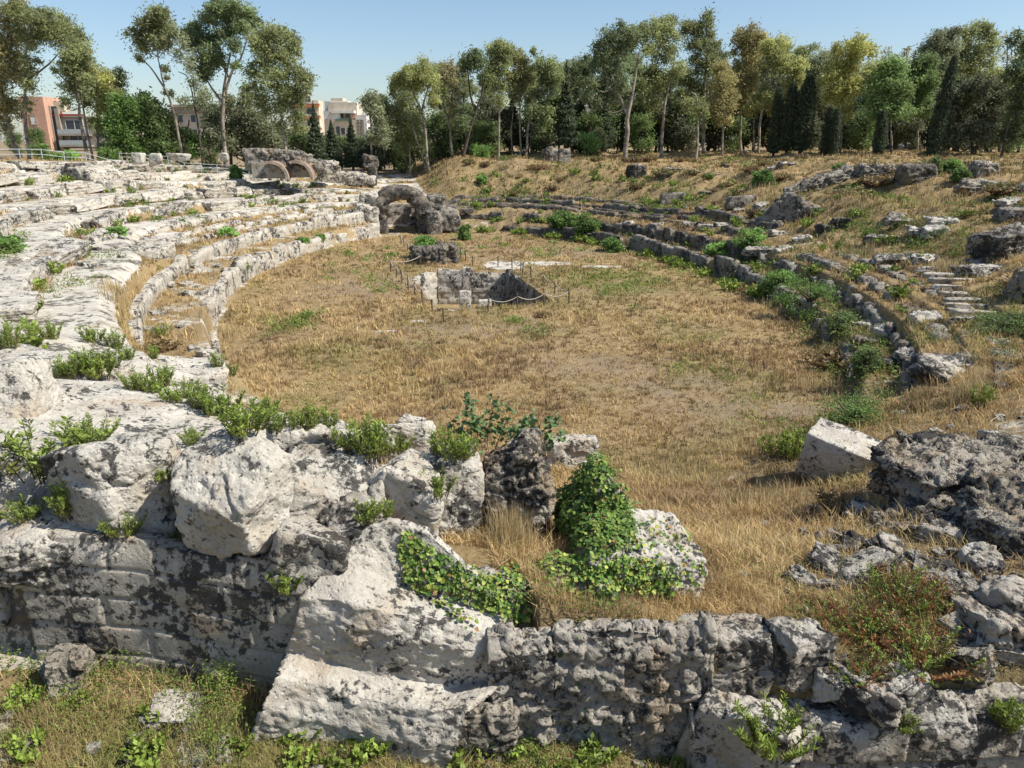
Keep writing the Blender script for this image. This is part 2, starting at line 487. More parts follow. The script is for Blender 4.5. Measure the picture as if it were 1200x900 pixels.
th = np.r_[np.linspace(-math.pi, -math.radians(52), 60)[:-1], np.radians(np.linspace(-52, 52, 880)), np.linspace(math.radians(52), math.pi, 60)[1:-1]]
rr = np.r_[np.linspace(.8, 6.4, 8), np.exp(np.linspace(math.log(6.8), math.log(150), 430)), np.exp(np.linspace(math.log(158), math.log(4500), 26))]
TH, RR = np.meshgrid(th, rr)
gx, gy = RR * np.sin(TH), RR * np.cos(TH)
gz = Z(gx.ravel(), gy.ravel()).reshape(gx.shape)
gz = gz + np.where(RR > 150, (8.2 - gz), 0)
nr, nt_ = gx.shape
ii, jj = np.meshgrid(np.arange(nr - 1), np.arange(nt_), indexing='ij')
j2 = (jj + 1) % nt_
F = np.stack([ii * nt_ + jj, (ii) * nt_ + j2, (ii + 1) * nt_ + j2, (ii + 1) * nt_ + jj], -1).reshape(-1, 4)[:, ::-1]
V = np.c_[gx.ravel(), gy.ravel(), gz.ravel()]
V = np.r_[V, [[0, 0, gz[0].mean()]]]
tri = np.array([[len(V) - 1, (j + 1) % nt_, j] for j in range(nt_)])

def masks(x, y):
    p, q, s, phi = ell(x, y)
    n1 = fb2(x, y, .22, 4, 51); n2 = fb2(x, y, .6, 4, 52); n3 = fb2(x, y, 1.7, 3, 53)
    left = phi < -.06
    arc = phi * 40; s0 = s; s = np.where(left & (s > 3.9), s + nearshift(phi), s)
    fr = np.mod((s - 9.2) / 4.4, 1)
    rock = np.where(left & (s > 8.6) & (s < 36), .76 - .75 * sst(.40, .62, fr) * sst(.90, .80, fr) * np.clip(.7 + 1.3 * n1 + .5 * n2, 0, 1) + .22 * n1, 0)
    rock = np.where(left & (s > 34), .25 + .3 * n1, rock)
    rock = np.where(left & (s > 36.5), 0.02, rock)
    rock = np.where(left & (s > -.2) & (s < 3.3), .40 + .4 * n2, rock)
    rock = np.where(left & (s >= 3.3) & (s < 8.6), .18 + .4 * n2, rock)
    rock = np.where(~left & (s > .1) & (s < 8.5), .22 + .45 * n2 + .1 * n3, rock)
    rock = np.where(~left & (s >= 8.5), .06 + .4 * np.clip(n2 - .1, 0, 1), rock)
    s = s0
    # white floor slab behind the pit
    for (u, v, a, b) in [(590, 311, 2.6, 3.2), (640, 309, 3.2, 1.6), (705, 312, 2.6, .9), (530, 362, .8, 1.2), (450, 388, 1.3, .35), (490, 377, .9, .3)]:
        gx_, gy_ = _g0(u, v)
        e = ((x - gx_) / a / .72) ** 2 + ((y - gy_) / b / .8) ** 2
        rock = np.maximum(rock, sst(1.3, .6, e + n3 * .5) * .85)
    near = y < 26
    rock = np.where(near & (x < -4.5) & (y > 10.6) & (s > 3.5), np.maximum(rock, .5 + .35 * n2), rock)
    rn = sst(4.6, 7.2, x + .8 * n1 - (y - 12) * .12) * (.30 + .5 * n2)
    rock = np.where(near & (x > -4.2) & (y > 8.7) & (y < 21), np.maximum(rn, .05 + .2 * n2), rock)
    rock = np.where((y < 9.9) & (np.abs(x) < 14), .05 + .35 * n2, rock)
    green = np.clip(.9 * n1 - .12, 0, .7) * np.where(s < -.5, .55, .5)
    green = np.where(~left & (s > 7) & (s < 16), green + .25 * np.clip(n2 + .1, 0, 1), green)
    gr = _g0(720, 330)
    green = np.maximum(green, .5 * np.exp(-((x - gr[0]) / 6) ** 2 - ((y - gr[1]) / 6) ** 2) * (.7 + n2))
    green = np.where((y < 9.3) & (np.abs(x) < 14), .25 + .4 * n2, green)
    green = np.where(left & (s > 36), .05, green)
    soil = np.clip(.5 * fb2(x, y, .13, 3, 54) + .25 * n3, 0, .8)
    for (u, v, a, b) in [(850, 475, 3.2, 3.0), (810, 455, 4, 2.5), (640, 296, 9, 4), (420, 335, 5, 5), (560, 385, 5, 2), (700, 430, 4, 2), (930, 480, 2.5, 2.5)]:
        gx_, gy_ = _g0(u, v)
        soil = np.maximum(soil, .8 * np.exp(-((x - gx_) / a) ** 2 - ((y - gy_) / b) ** 2) * (.8 + n3))
    soil = np.where(left & (s > 35.5), .75, soil)
    return np.clip(rock, 0, 1), np.clip(green, 0, 1), np.clip(soil, 0, 1)

me = mesh('ground', V, [F, tri], ground_mat(), True)
r_, g_, b_ = masks(V[:, 0], V[:, 1])
at = me.color_attributes.new('mask', 'FLOAT_COLOR', 'POINT')
at.data.foreach_set('color', np.c_[r_, g_, b_, np.ones(len(V))].astype(np.float32).ravel())
tag(link('ground', me), 'dry grassy arena floor and stepped limestone banks of a ruined amphitheatre', 'ground', kind='structure')

# ---------------------------------------------------------------- rocks
_cs = {}
def cubesphere(n):
    if n in _cs: return _cs[n]
    a = np.tan(np.linspace(-math.pi / 4, math.pi / 4, n + 1))
    U_, V_ = np.meshgrid(a, a, indexing='ij'); o = np.ones_like(U_)
    P = []; Fc = []; k = 0
    i, j = np.meshgrid(np.arange(n), np.arange(n), indexing='ij')
    q = np.stack([i * (n + 1) + j, (i + 1) * (n + 1) + j, (i + 1) * (n + 1) + j + 1, i * (n + 1) + j + 1], -1).reshape(-1, 4)
    for S in ([o, U_, V_], [-o, V_, U_], [V_, o, U_], [U_, -o, V_], [U_, V_, o], [V_, U_, -o]):
        P.append(np.stack(S, -1).reshape(-1, 3)); Fc.append(q + k); k += (n + 1) ** 2
    P = np.concatenate(P); Fc = np.concatenate(Fc)
    _, idx, inv = np.unique(np.round(P, 5), axis=0, return_index=True, return_inverse=True)
    P = P[idx]; Fc = inv.ravel()[Fc]
    P = P / np.linalg.norm(P, axis=1)[:, None]
    _cs[n] = (P, Fc); return P, Fc

def vnormals(V, F):
    nrm = np.zeros_like(V)
    fn = np.cross(V[F[:, 2]] - V[F[:, 0]], V[F[:, 3 if F.shape[1] == 4 else 1]] - V[F[:, 1 if F.shape[1] == 4 else 0]])
    if F.shape[1] == 3: fn = np.cross(V[F[:, 1]] - V[F[:, 0]], V[F[:, 2]] - V[F[:, 0]])
    for k in range(F.shape[1]): np.add.at(nrm, F[:, k], fn)
    return nrm / (np.linalg.norm(nrm, axis=1)[:, None] + 1e-12)

def poly(n, size, seed, cuts=8, k=30, cmin=.70, jit=.14, planes=()):
    k = max(k, 24); cuts = cuts + 3
    r = np.random.default_rng(seed)
    D, Fc = cubesphere(n)
    NN = [np.array(a, float) + r.normal(0, jit, 3) for a in ((1, 0, 0), (-1, 0, 0), (0, 1, 0), (0, -1, 0), (0, 0, 1), (0, 0, -1))]
    dd = [1.0] * 6
    for _ in range(cuts):
        a = r.normal(0, 1, 3); a /= np.linalg.norm(a)
        NN.append(a); dd.append(np.abs(a).sum() * r.uniform(cmin, .92))
    for (a, d) in planes:
        a = np.array(a, float); a /= np.linalg.norm(a); NN.append(a); dd.append(d)
    s = 0
    for a, d in zip(NN, dd):
        a = a / np.linalg.norm(a)
        s = s + np.maximum(D @ a / d, 0) ** k
    R = s ** (-1 / k)
    return D * R[:, None] * (np.array(size) / 2), Fc

def roughen(V, F, seed, amp, f=2.2, oct=5, pits=.5, strata=0.0, sdir=(0, 0, 1)):
    nr = vnormals(V, F)
    d = amp * .45 * fbm(V * f, oct, seed, .55) + amp * .35 * (fbm(V * f * 1.9 + 9, 4, seed + 11, .6, True) - .3)
    wp = .35 * np.stack([fbm(V * f * .8 + q * 7, 3, seed + 30 + q) for q in range(3)], 1)
    for fs, am in ((.62, .95), (1.55, .5)):
        a1, a2, ic = worley((V + wp / f) * f * fs * np.array([1, 1, 1.35]), seed + 40)
        d = d + amp * am * ((ic - .5) * 1.7 * sst(.0, .10, a2 - a1) - .35 * sst(.10, .0, a2 - a1))
    if pits:
        f1, f2, _ = worley(V * f * 2.6 + fbm(V * 3, 2, seed + 5)[:, None] * .4, seed + 7)
        d = d - amp * pits * sst(.45, .05, f1)
    if strata:
        h = V @ np.array(sdir) + .08 * fbm(V * 1.1, 3, seed + 9)
        d = d + strata * (np.abs(np.mod(h * 2.6, 1) - .5) * 2 - .5) + strata * .6 * (np.abs(np.mod(h * 7.3, 1) - .5) * 2 - .5)
    return V + nr * d[:, None]

def rockmesh(name, size, seed, mat, n=24, cuts=5, k=14, amp=.05, f=2.2, pits=.5, strata=0., planes=(), jit=.12, cmin=.72):
    V, Fc = poly(n, size, seed, cuts, k, cmin, jit, planes)
    V = roughen(V, Fc, seed, amp, f, 5, pits, strata)
    return mesh(name, V, Fc, M[mat] if isinstance(mat, str) else mat, True)

def fitrock(u0, v0, u1, v1, d, depth):
    """centre and size of a rock that fills this outline when its front stands d metres ahead"""
    yc = d + depth / 2; vc = (v0 + v1) / 2; m = mpp(vc, yc)
    el = abs(math.atan2(ray(600, vc)[2], ray(600, vc)[1]))
    w = (u1 - u0) * m; h = max(.25 * (v1 - v0) * m, ((v1 - v0) * m - depth * math.sin(el) * .85) / math.cos(el))
    return Q((u0 + u1) / 2, vc, yc), (w, depth, h)

def rock(name, label, cat, box, d, depth, mat, seed, group=None, rot=(0, 0, 0), grow=(1, 1, 1), **kw):
    c, s = fitrock(*box, d, depth)
    s = [a * b for a, b in zip(s, grow)]
    zt = min(Z1(c[0], c[1]), Z1(c[0], c[1] + s[1] * .3)) - .12
    ex = max(0, c[2] - s[2] / 2 - zt); s[2] += ex; c = c - np.array([0, 0, ex / 2])
    o = link(name, rockmesh(name, s, seed, mat, **kw), None, c, [math.radians(a) for a in rot])
    return tag(o, label, cat, group)

def fuse(name, parts, voxel, mat, seed, amp, f, pits=.5, strata=0.0, sdir=(0, 0, 1), loc=(0, 0, 0)):
    """parts: list of (V,F) in world space -> one fused skin"""
    loc = np.array(loc, float); Vs = []; Fs = []; k = 0
    for V, F in parts:
        Vs.append(V - loc); Fs.append(F + k); k += len(V)
    me0 = mesh('tmp', np.concatenate(Vs), np.concatenate(Fs))
    ob = link('tmp', me0)
    md = ob.modifiers.new('r', 'REMESH'); md.mode = 'VOXEL'; md.voxel_size = voxel
    dg = bpy.context.evaluated_depsgraph_get()
    ev = ob.evaluated_get(dg); m2 = ev.to_mesh()
    V = np.zeros(len(m2.vertices) * 3, np.float32); m2.vertices.foreach_get('co', V); V = V.reshape(-1, 3).astype(float)
    nl = np.zeros(len(m2.polygons), np.int32); m2.polygons.foreach_get('loop_total', nl)
    vi = np.zeros(len(m2.loops), np.int32); m2.loops.foreach_get('vertex_index', vi)
    ls = np.zeros(len(m2.polygons), np.int32); m2.polygons.foreach_get('loop_start', ls)
    q = ls[nl == 4][:, None] + np.arange(4); F4 = vi[q]
    ev.to_mesh_clear(); bpy.data.objects.remove(ob); bpy.data.meshes.remove(me0)
    for _ in range(2):                                     # light smoothing
        acc = np.zeros_like(V); cnt = np.zeros(len(V))
        for a, b in ((0, 1), (1, 2), (2, 3), (3, 0)):
            np.add.at(acc, F4[:, a], V[F4[:, b]]); np.add.at(acc, F4[:, b], V[F4[:, a]])
            np.add.at(cnt, F4[:, a], 1); np.add.at(cnt, F4[:, b], 1)
        V = .5 * V + .5 * acc / np.maximum(cnt, 1)[:, None]
    V = roughen(V, F4, seed, amp, f, 5, pits, strata, sdir)
    return link(name, mesh(name, V, F4, M[mat] if isinstance(mat, str) else mat, True), None, loc)

def blk(box, d, depth, seed, rot=(0, 0, 0), n=20, cuts=4, k=16, grow=(1, 1, 1), planes=(), jit=.1, cmin=.74):
    c, s = fitrock(*box, d, depth)
    V, Fc = poly(n, [a * b for a, b in zip(s, grow)], seed, cuts, k, cmin, jit, planes)
    return V @ eul(*[math.radians(a) for a in rot]).T + c, Fc

def blkw(c, s, seed, rot=(0, 0, 0), n=20, cuts=4, k=16, planes=(), jit=.08, cmin=.76):
    V, Fc = poly(n, s, seed, cuts, k, cmin, jit, planes)
    return V @ eul(*[math.radians(a) for a in rot]).T + np.array(c), Fc

# ---------------------------------------------------------------- walls swept along a path
def wall(name, path, hts, thick, bl, ch, mat, seed, res=.12, base=-.3, rough=.05, jitter=.35, joint=.05, round_top=.0, rubble=0.0, side=1, drop=0.0, jw=1.0):
    """path: base line points (N,3); hts: height above the base along it; face looks to the right of the path (side=1)"""
    path = np.asarray(path, float); hts = np.broadcast_to(np.asarray(hts, float), (len(path),))
    seg = np.r_[0, np.cumsum(np.linalg.norm(np.diff(path[:, :2], axis=0), axis=1))]
    n = max(4, int(seg[-1] / res)); l = np.linspace(0, seg[-1], n)
    P = np.stack([np.interp(l, seg, path[:, i]) for i in range(3)], 1); H = np.interp(l, seg, hts)
    T = np.gradient(P[:, :2], axis=0); T /= np.linalg.norm(T, axis=1)[:, None]
    Nn = np.c_[T[:, 1], -T[:, 0]] * side
    bid = np.floor(l / bl + .35 * vn(np.c_[l * .4, l * 0 + seed, l * 0], seed)).astype(np.int64)
    jh = _h(bid, bid * 0 + seed, bid * 0, 3)
    H = H * (1 - jitter * jh) + .12 * jitter * fbm(np.c_[l * 1.5, l * 0, l * 0 + seed], 3, seed)
    if drop: H = np.where(jh > 1 - drop, H * .35, H)
    nf = max(4, int(hts.max() / res)); ntp = max(2, int(thick / res))
    a = np.r_[np.linspace(0, 1, nf), np.ones(ntp), np.linspace(1, 0, nf)]           # height fraction
    b = np.r_[np.zeros(nf), np.linspace(0, 1, ntp + 2)[1:-1], np.ones(nf)]           # across
    rt = np.exp(-((a - 1) / .08) ** 2) * (1 - np.sin(b * math.pi)) * min(.12, thick * .2)
    Zr = base + a[None] * (H[:, None] - base)
    off = -(b[None] - .0) * thick
    off = np.repeat(off + np.where(b[None] < .5, -rt[None], rt[None]), n, 0)
    L_ = np.repeat(l[:, None], len(a), 1)
    W3 = np.stack([L_, off, Zr], -1).reshape(-1, 3)
    ci = np.floor(Zr / ch + .02).astype(np.int64)
    bx = L_ / bl + .5 * np.mod(ci, 2) + .35 * vn(np.c_[L_.ravel() * .4, np.zeros(L_.size) + seed, ci.ravel() * 3.3], seed).reshape(L_.shape)
    bi = np.floor(bx).astype(np.int64)
    hb = _h(bi, ci, bi * 0 + seed, 5)
    d = (hb - .5) * 2 * rough
    fx = np.abs(np.mod(bx, 1) - .5) * 2; fz = np.abs(np.mod(Zr / ch + .02, 1) - .5) * 2
    d = d - joint * np.maximum(sst(1 - .16 * jw / bl, 1, fx), sst(1 - .10 * jw / ch, 1, fz))
    d = d.ravel() + rough * .8 * fbm(W3 * 2.2, 4, seed, .55)
    if rubble:
        f1, f2, idn = worley(np.c_[W3[:, 0] / (rubble * 1.5), W3[:, 1] / rubble, W3[:, 2] / rubble], seed)
        d = d + rough * (idn - .5) * 2.2 - joint * sst(.12, .0, f2 - f1)
    sign = np.where(b < .5, 1, -1)[None].repeat(n, 0).ravel()
    tp = ((a > .999) & (b > 0) & (b < 1))[None].repeat(n, 0).ravel()
    X = P[:, None, :2] + Nn[:, None] * off[..., None]
    X = X.reshape(-1, 2) + (Nn[:, None].repeat(len(a), 1).reshape(-1, 2)) * (d * sign * ~tp)[:, None]
    zz = (P[:, None, 2] + Zr).ravel() + np.where(tp, d, 0)
    V = np.c_[X, zz]
    m = len(a)
    i, j = np.meshgrid(np.arange(n - 1), np.arange(m - 1), indexing='ij')
    F = np.stack([i * m + j, (i + 1) * m + j, (i + 1) * m + j + 1, i * m + j + 1], -1).reshape(-1, 4)
    if side < 0: F = F[:, ::-1]
    # ends
    caps = []
    for e in (0, n - 1):
        for j in range(m // 2):
            q = [e * m + j, e * m + j + 1, e * m + m - 2 - j, e * m + m - 1 - j]
            if len(set(q)) == 4: caps.append(q if (e == 0) == (side > 0) else q[::-1])
    F = np.r_[F, np.array(caps)]
    loc = V.mean(0); loc[2] = V[:, 2].min()
    return link(name, mesh(name, V - loc, F[:, ::-1], M[mat], True), None, loc)

def epath(s, ph0, ph1, n=60, dz=0.0, z=None):
    ph = np.linspace(ph0, ph1, n); x, y = epos(s, ph)
    return np.c_[x, y, (Z(x, y) if z is None else np.full(n, z)) + dz]

def phi_at(u, v, z=0.0):
    d = ray(u, v); t = (z - HCAM) / d[2]
    return float(ell(np.array([d[0] * t]), np.array([d[1] * t]))[3][0])
# ---------------------------------------------------------------- foreground rocks and walls
fg = 'limestone blocks heaped on the near edge of the bank'
# big stepped boulder in the middle
ROWS = [([(415, 655), (455, 640), (500, 655), (560, 690), (585, 705)], 11.1, 1.2), ([(402, 636), (440, 611), (466, 605), (502, 617), (560, 668), (574, 690)], 10.45, 0), ([(396, 640), (436, 616), (464, 611), (500, 624), (556, 672), (572, 694)], 10.2, 0), ([(384, 664), (425, 668), (480, 688), (540, 704), (592, 722)], 9.85, 0),
        ([(352, 702), (400, 704), (450, 716), (500, 726), (545, 734), (605, 746)], 9.36, 0), ([(346, 724), (400, 730), (450, 742), (500, 752), (550, 762), (606, 770)], 9.26, 0), ([(334, 764), (380, 774), (430, 789), (480, 797), (540, 804), (598, 794)], 9.34, 0),
        ([(322, 794), (380, 806), (420, 818), (470, 828), (541, 834), (546, 836)], 8.88, 0), ([(306, 830), (370, 846), (430, 858), (490, 866), (536, 868), (540, 868)], 8.74, 0), ([(288, 880), (350, 890), (430, 902), (500, 908), (520, 908), (522, 908)], 8.72, 0), ([(288, 930), (350, 950), (430, 960), (500, 960), (518, 960), (520, 960)], 8.74, 0)]
def rowpts(pts, d, lower, n=74):
    pts = np.array(pts, float); L = np.r_[0, np.cumsum(np.linalg.norm(np.diff(pts, axis=0), axis=1))]; t = np.linspace(0, L[-1], n)
    P = np.array([Q(np.interp(q, L, pts[:, 0]), np.interp(q, L, pts[:, 1]), d + .10 * math.sin(q * .021 + d * 5)) for q in t])
    P[:, 2] -= lower
    a, b = P[:1], P[-1:]
    back = np.array([[.28, .35, -.05]]); bk2 = np.array([[.5, 1.3, -.35]])
    return np.r_[a + bk2, a + (back + bk2) / 2, a + back, a + back * .45, P, b + back * [-.3, .5, 1], b + back * [-.5, 1, 1], b + bk2 * [-.4, .8, 1]]
RW = [rowpts(*r_) for r_ in ROWS]; GR = []
for a, b in zip(RW[:-1], RW[1:]):
    m_ = max(3, int(np.linalg.norm((a - b)[20:60], axis=1).mean() / .022))
    GR += [a * (1 - t) + b * t for t in np.linspace(0, 1, m_, endpoint=False)]
GR = np.array(GR + [RW[-1]]); n0, n1_ = GR.shape[:2]
ii_, jj_ = np.meshgrid(np.arange(n0 - 1), np.arange(n1_ - 1), indexing='ij')
Fq = np.stack([ii_ * n1_ + jj_, (ii_ + 1) * n1_ + jj_, (ii_ + 1) * n1_ + jj_ + 1, ii_ * n1_ + jj_ + 1], -1).reshape(-1, 4)
V = GR.reshape(-1, 3); lc = Q(450, 880, 9.0); V = V - lc
nr_ = vnormals(V, Fq)
a1, a2, ic = worley(V * [1.2, 1.2, 2.2], 611); b1, b2, ib = worley(V * 6.5 + .6 * np.stack([fbm(V * 5, 3, 612 + q) for q in range(3)], 1), 615)
dd = .05 * (ic - .5) * sst(0, .1, a2 - a1) + .045 * fbm(V * 3.2, 6, 613, .6) + .055 * (ib - .5) * sst(0, .15, b2 - b1) * (np.abs(nr_[:, 2]) < .75) + .012 * fbm(V * 16, 4, 614, .6)
o = link('stepped_boulder', mesh('stepped_boulder', V + nr_ * dd[:, None], Fq, M['white_rock'], True), None, lc)
tag(o, 'huge pale limestone boulder broken into rough sloping steps, ivy over its upper right edge', 'boulder')

R = [
 ('limestone_boulder', 'pale boulder cut by the left picture edge, dark lichen on its front', (-40, 412, 58, 560), 12.6, 1.6, 'white_rock', 31, (0, -4, 8), dict(planes=[((.2, -.8, .5), .95)])),
 ('limestone_boulder', 'chunky pale boulder overhanging the cut stone wall, with a shaded square front', (80, 496, 210, 626), 10.3, 1.3, 'crusted_rock', 32, (4, -6, -14), dict(planes=[((-.2, .2, .9), .92), ((.7, -.5, .2), .86)])),
 ('limestone_boulder', 'tall pale boulder with pointed lower corner, perched on the cut stone wall', (210, 506, 332, 666), 9.8, 1.25, 'white_rock', 33, (6, 4, -20), dict(planes=[((.1, -.4, .8), .84), ((-.8, -.3, -.2), .9), ((.2, -.3, -.9), .82)])),
 ('limestone_boulder', 'broad pale flat topped block half hidden behind the black streaked block', (308, 485, 426, 545), 11.7, 1.1, 'white_rock', 60, (0, 4, 10), dict()),
 ('limestone_boulder', 'pale rounded block with black lichen streaks, right of the tall perched boulder', (336, 524, 444, 606), 10.7, 1.1, 'crusted_rock', 34, (0, 6, 16), dict(planes=[((.2, -.5, .8), .82)])),
 ('limestone_boulder', 'low grey boulder with a plain shaded front, between the streaked block and the pitted boulder', (434, 530, 518, 594), 11.2, .9, 'white_rock', 35, (0, 8, -10), dict()),
 ('limestone_boulder', 'small pale boulder tucked against the left side of the pitted boulder', (500, 525, 562, 580), 11.6, .8, 'crusted_rock', 36, (0, 0, 20), dict()),
 ('pitted_boulder', 'grey pitted boulder with an orange lichen patch on its peak, below the leafy fig shoots', (552, 498, 652, 596), 11.0, .9, 'rough_rock', 37, (0, 14, -8), dict(amp=.085, f=3.4, pits=1.1, planes=[((-.6, -.1, .8), .75), ((.7, 0, .6), .8)])),
 ('limestone_boulder', 'pale rough boulder trailing ivy, beside the ivy mound', (675, 600, 834, 716), 10.6, 1.2, 'white_rock', 38, (0, 5, 6), dict(amp=.07, f=3, pits=.9, planes=[((.1, -.2, .9), .85), ((.8, 0, .5), .86)])),
 ('limestone_boulder', 'dark fronted boulder jutting out at the left end of the cut stone wall', (8, 592, 112, 704), 10.0, 1.1, 'crusted_rock', 39, (8, 6, 12), dict(strata=.01, planes=[((0, -.6, -.8), .85)])),
 ('limestone_boulder', 'lichen blackened boulder in the lower corner shade left of the cut stone wall', (-60, 600, 30, 730), 10.3, 1.2, 'black_crust', 40, (0, 0, 5), dict()),
 ('ivy_boulder', 'upright boulder hidden under a mound of green ivy on the slope', (662, 542, 738, 646), 11.3, .9, 'crusted_rock', 41, (0, 0, 10), dict(planes=[((-.6, 0, .6), .8), ((.7, 0, .6), .85)])),
 ('limestone_block', 'squared block with pale top and black pitted front, left of the egg shaped stone', (806, 717, 906, 808), 9.3, .9, 'black_crust', 42, (0, -4, -6), dict(k=22, amp=.045)),
 ('limestone_block', 'egg shaped grey stone standing on end beside the black fronted block', (898, 722, 966, 812), 9.2, .7, 'black_crust', 43, (0, 8, 12), dict(k=8)),
 ('limestone_block', 'leaning rough block at the lower corner of the rubble wall, dark moss on one side', (812, 800, 928, 916), 8.75, .9, 'crusted_rock', 44, (6, 12, -18), dict(k=20, amp=.05)),
 ('limestone_block', 'rounded lichen covered stone sunk in the dry bank below the red tinged shrubs', (1006, 774, 1078, 850), 8.9, .7, 'black_crust', 45, (0, -6, 8), dict(amp=.06)),
 ('limestone_block', 'long pale slab lying along the top of the low wall, right of the leaning block', (918, 800, 1000, 870), 8.85, .9, 'crusted_rock', 46, (0, 8, -8), dict(k=24)),
 ('limestone_block', 'jagged grey block at the right end of the low wall, below the cave', (1090, 770, 1215, 842), 8.9, 1.0, 'black_crust', 47, (0, -8, 10), dict(amp=.06)),
 ('fallen_block', 'squared pale fallen block with shaded side at the foot of the right outcrop', (946, 503, 1030, 566), float(G(985, 562)[1]), 1.3, 'white_rock', 48, (8, 14, -34), dict(k=40, cuts=1, amp=.02, jit=.04)),
 ('limestone_boulder', 'smooth white stone in the bottom corner of the weedy pit', (-50, 852, 72, 930), 8.0, .9, 'white_rock', 49, (0, 10, 10), dict(k=9)),
 ('limestone_boulder', 'low pale stone half buried in dry grass behind the ivy mound', (640, 508, 700, 552), 12.6, .8, 'white_rock', 50, (0, 0, 15), dict()),
 ('limestone_boulder', 'low whitish stone among green shoots behind the streaked block', (440, 492, 508, 548), 12.4, .8, 'white_rock', 51, (0, -5, 5), dict()),
 ('limestone_boulder', 'small upright white stone between leafy shoots, left of the pitted boulder', (466, 486, 500, 520), 13.2, .5, 'white_rock', 52, (0, 5, 0), dict()),
 ('limestone_boulder', 'broken grey lump in the weeds between the rubble wall and the stepped boulder', (516, 800, 606, 892), 8.9, .7, 'rough_rock', 53, (0, 6, 4), dict(amp=.07, pits=1)),
 ('limestone_boulder', 'pale rough stone poking from the pit weeds below the cut stone wall', (176, 808, 240, 850), 9.0, .6, 'white_rock', 54, (0, 5, 5), dict(amp=.05)),
 ('limestone_boulder', 'flat brown crusted stone in the pit weeds near the white corner stone', (54, 752, 104, 800), 9.4, .5, 'rough_rock', 55, (0, 5, 15), dict()),
 ('limestone_boulder', 'pale earthy stone in the pit close to the foot of the stepped boulder', (206, 862, 276, 920), 8.3, .5, 'crusted_rock', 56, (0, -8, 5), dict()),
 ('limestone_boulder', 'rough grey rock shelf end capping the wall between the perched boulder and the stepped boulder', (316, 600, 402, 712), 9.7, 1.1, 'black_crust', 57, (0, 10, 0), dict(amp=.06)),
 ('limestone_boulder', 'dark crusted ragged stone wedged under the streaked block above the stepped boulder', (380, 588, 452, 640), 10.2, .8, 'black_crust', 58, (0, -6, 12), dict(amp=.08)),
]
ROCK = {}
for i, (nm, lb, box, d, dep, mt, sd, rot, kw) in enumerate(R):
    if sd == 37: d = 11.9
    if sd in (41, 50, 51, 52): d = float(G((box[0] + box[2]) / 2, min(box[3] - 3, 712))[1]) - dep * .3
    ROCK[i] = rock(nm, lb, 'block' if 'block' in nm else 'boulder', box, d, dep, mt, sd, fg, rot, **{**dict(n=56, cuts=6, amp=.06, k=22, f=1.9), **kw})

P_ = [blk((556, 662, 640, 735), 10.0, .8, 55, (0, 4, 6), 20, 5, 14), blk((620, 655, 720, 735), 10.2, .8, 56, (0, -3, -4), 20, 5, 14)]
o = fuse('rock_ridge', P_, .05, 'crusted_rock', 57, .06, 2.2, .5, loc=Q(640, 700, 10.4)); tag(o, 'low rock ridge almost hidden under trailing ivy above the rubble wall', 'rock')
# broad bedrock shelves at left
P_ = [blkw((-7.2, 13.4, 4.3), (5.4, 3.8, 1.5), 61, (-2, 8, 6), 30, 3, 20), blkw((-5.9, 12.5, 3.85), (2.8, 1.8, 1.4), 62, (0, 8, -6), 26, 3, 18),
      blkw((-8.6, 15.2, 4.3), (4.6, 3.0, 1.3), 63, (0, 5, 10), 26, 3, 18)]
o = fuse('bedrock_shelf', P_, .05, 'white_rock', 64, .06, 1.1, .4, .03, loc=(-6.5, 13, 4))
tag(o, 'broad white bedrock shelf behind the perched boulders, with green bushes along its cracks', 'rock shelf')
P_ = [blkw((-12.2, 19.0, 3.9), (5.5, 2.6, 1.5), 65, (0, 4, 25), 24, 3, 20), blkw((-10.6, 21.3, 3.1), (4.2, 2.2, 1.5), 66, (0, 5, 30), 24, 3, 20)]
o = fuse('bedrock_shelf', P_, .06, 'white_rock', 67, .06, 1.1, .4, .04, loc=(-11.5, 20, 3.5))
tag(o, 'stepped white bedrock ledge at the left, ending in a squared corner above the grassy corridor', 'rock shelf')

# rock outcrop at right
P_ = [blk((1052, 498, 1112, 590), 14.2, 1.8, 71, (4, -8, 20), 24, 5, 20), blk((1088, 486, 1250, 575), 14.0, 2.6, 72, (6, 4, -10), 28, 6, 20), blk((1140, 535, 1260, 640), 12.2, 1.6, 73, (4, -6, 15), 28, 6, 20), blk((1040, 570, 1130, 640), 12.9, 1.2, 76, (-6, -10, -20), 24, 6, 20)]
P_ = [(V + np.array([0, 0, -.48]), F) for V, F in P_]
o = fuse('rock_outcrop', P_, .045, 'rough_rock', 77, .15, 1.9, .6, .12, loc=(9, 13, 2.2))
tag(o, 'big craggy bedrock outcrop at the right, white top ledges over black crusted hollows', 'rock outcrop')
RB = [rockmesh('broken_rock', (1, .8, .62), 900 + i, mt, n=30, cuts=6, amp=.07, f=2.4, pits=.5, strata=.04) for i, mt in enumerate(('black_crust', 'black_crust', 'crusted_rock', 'rough_rock', 'black_crust'))]
rr2 = np.random.default_rng(5)
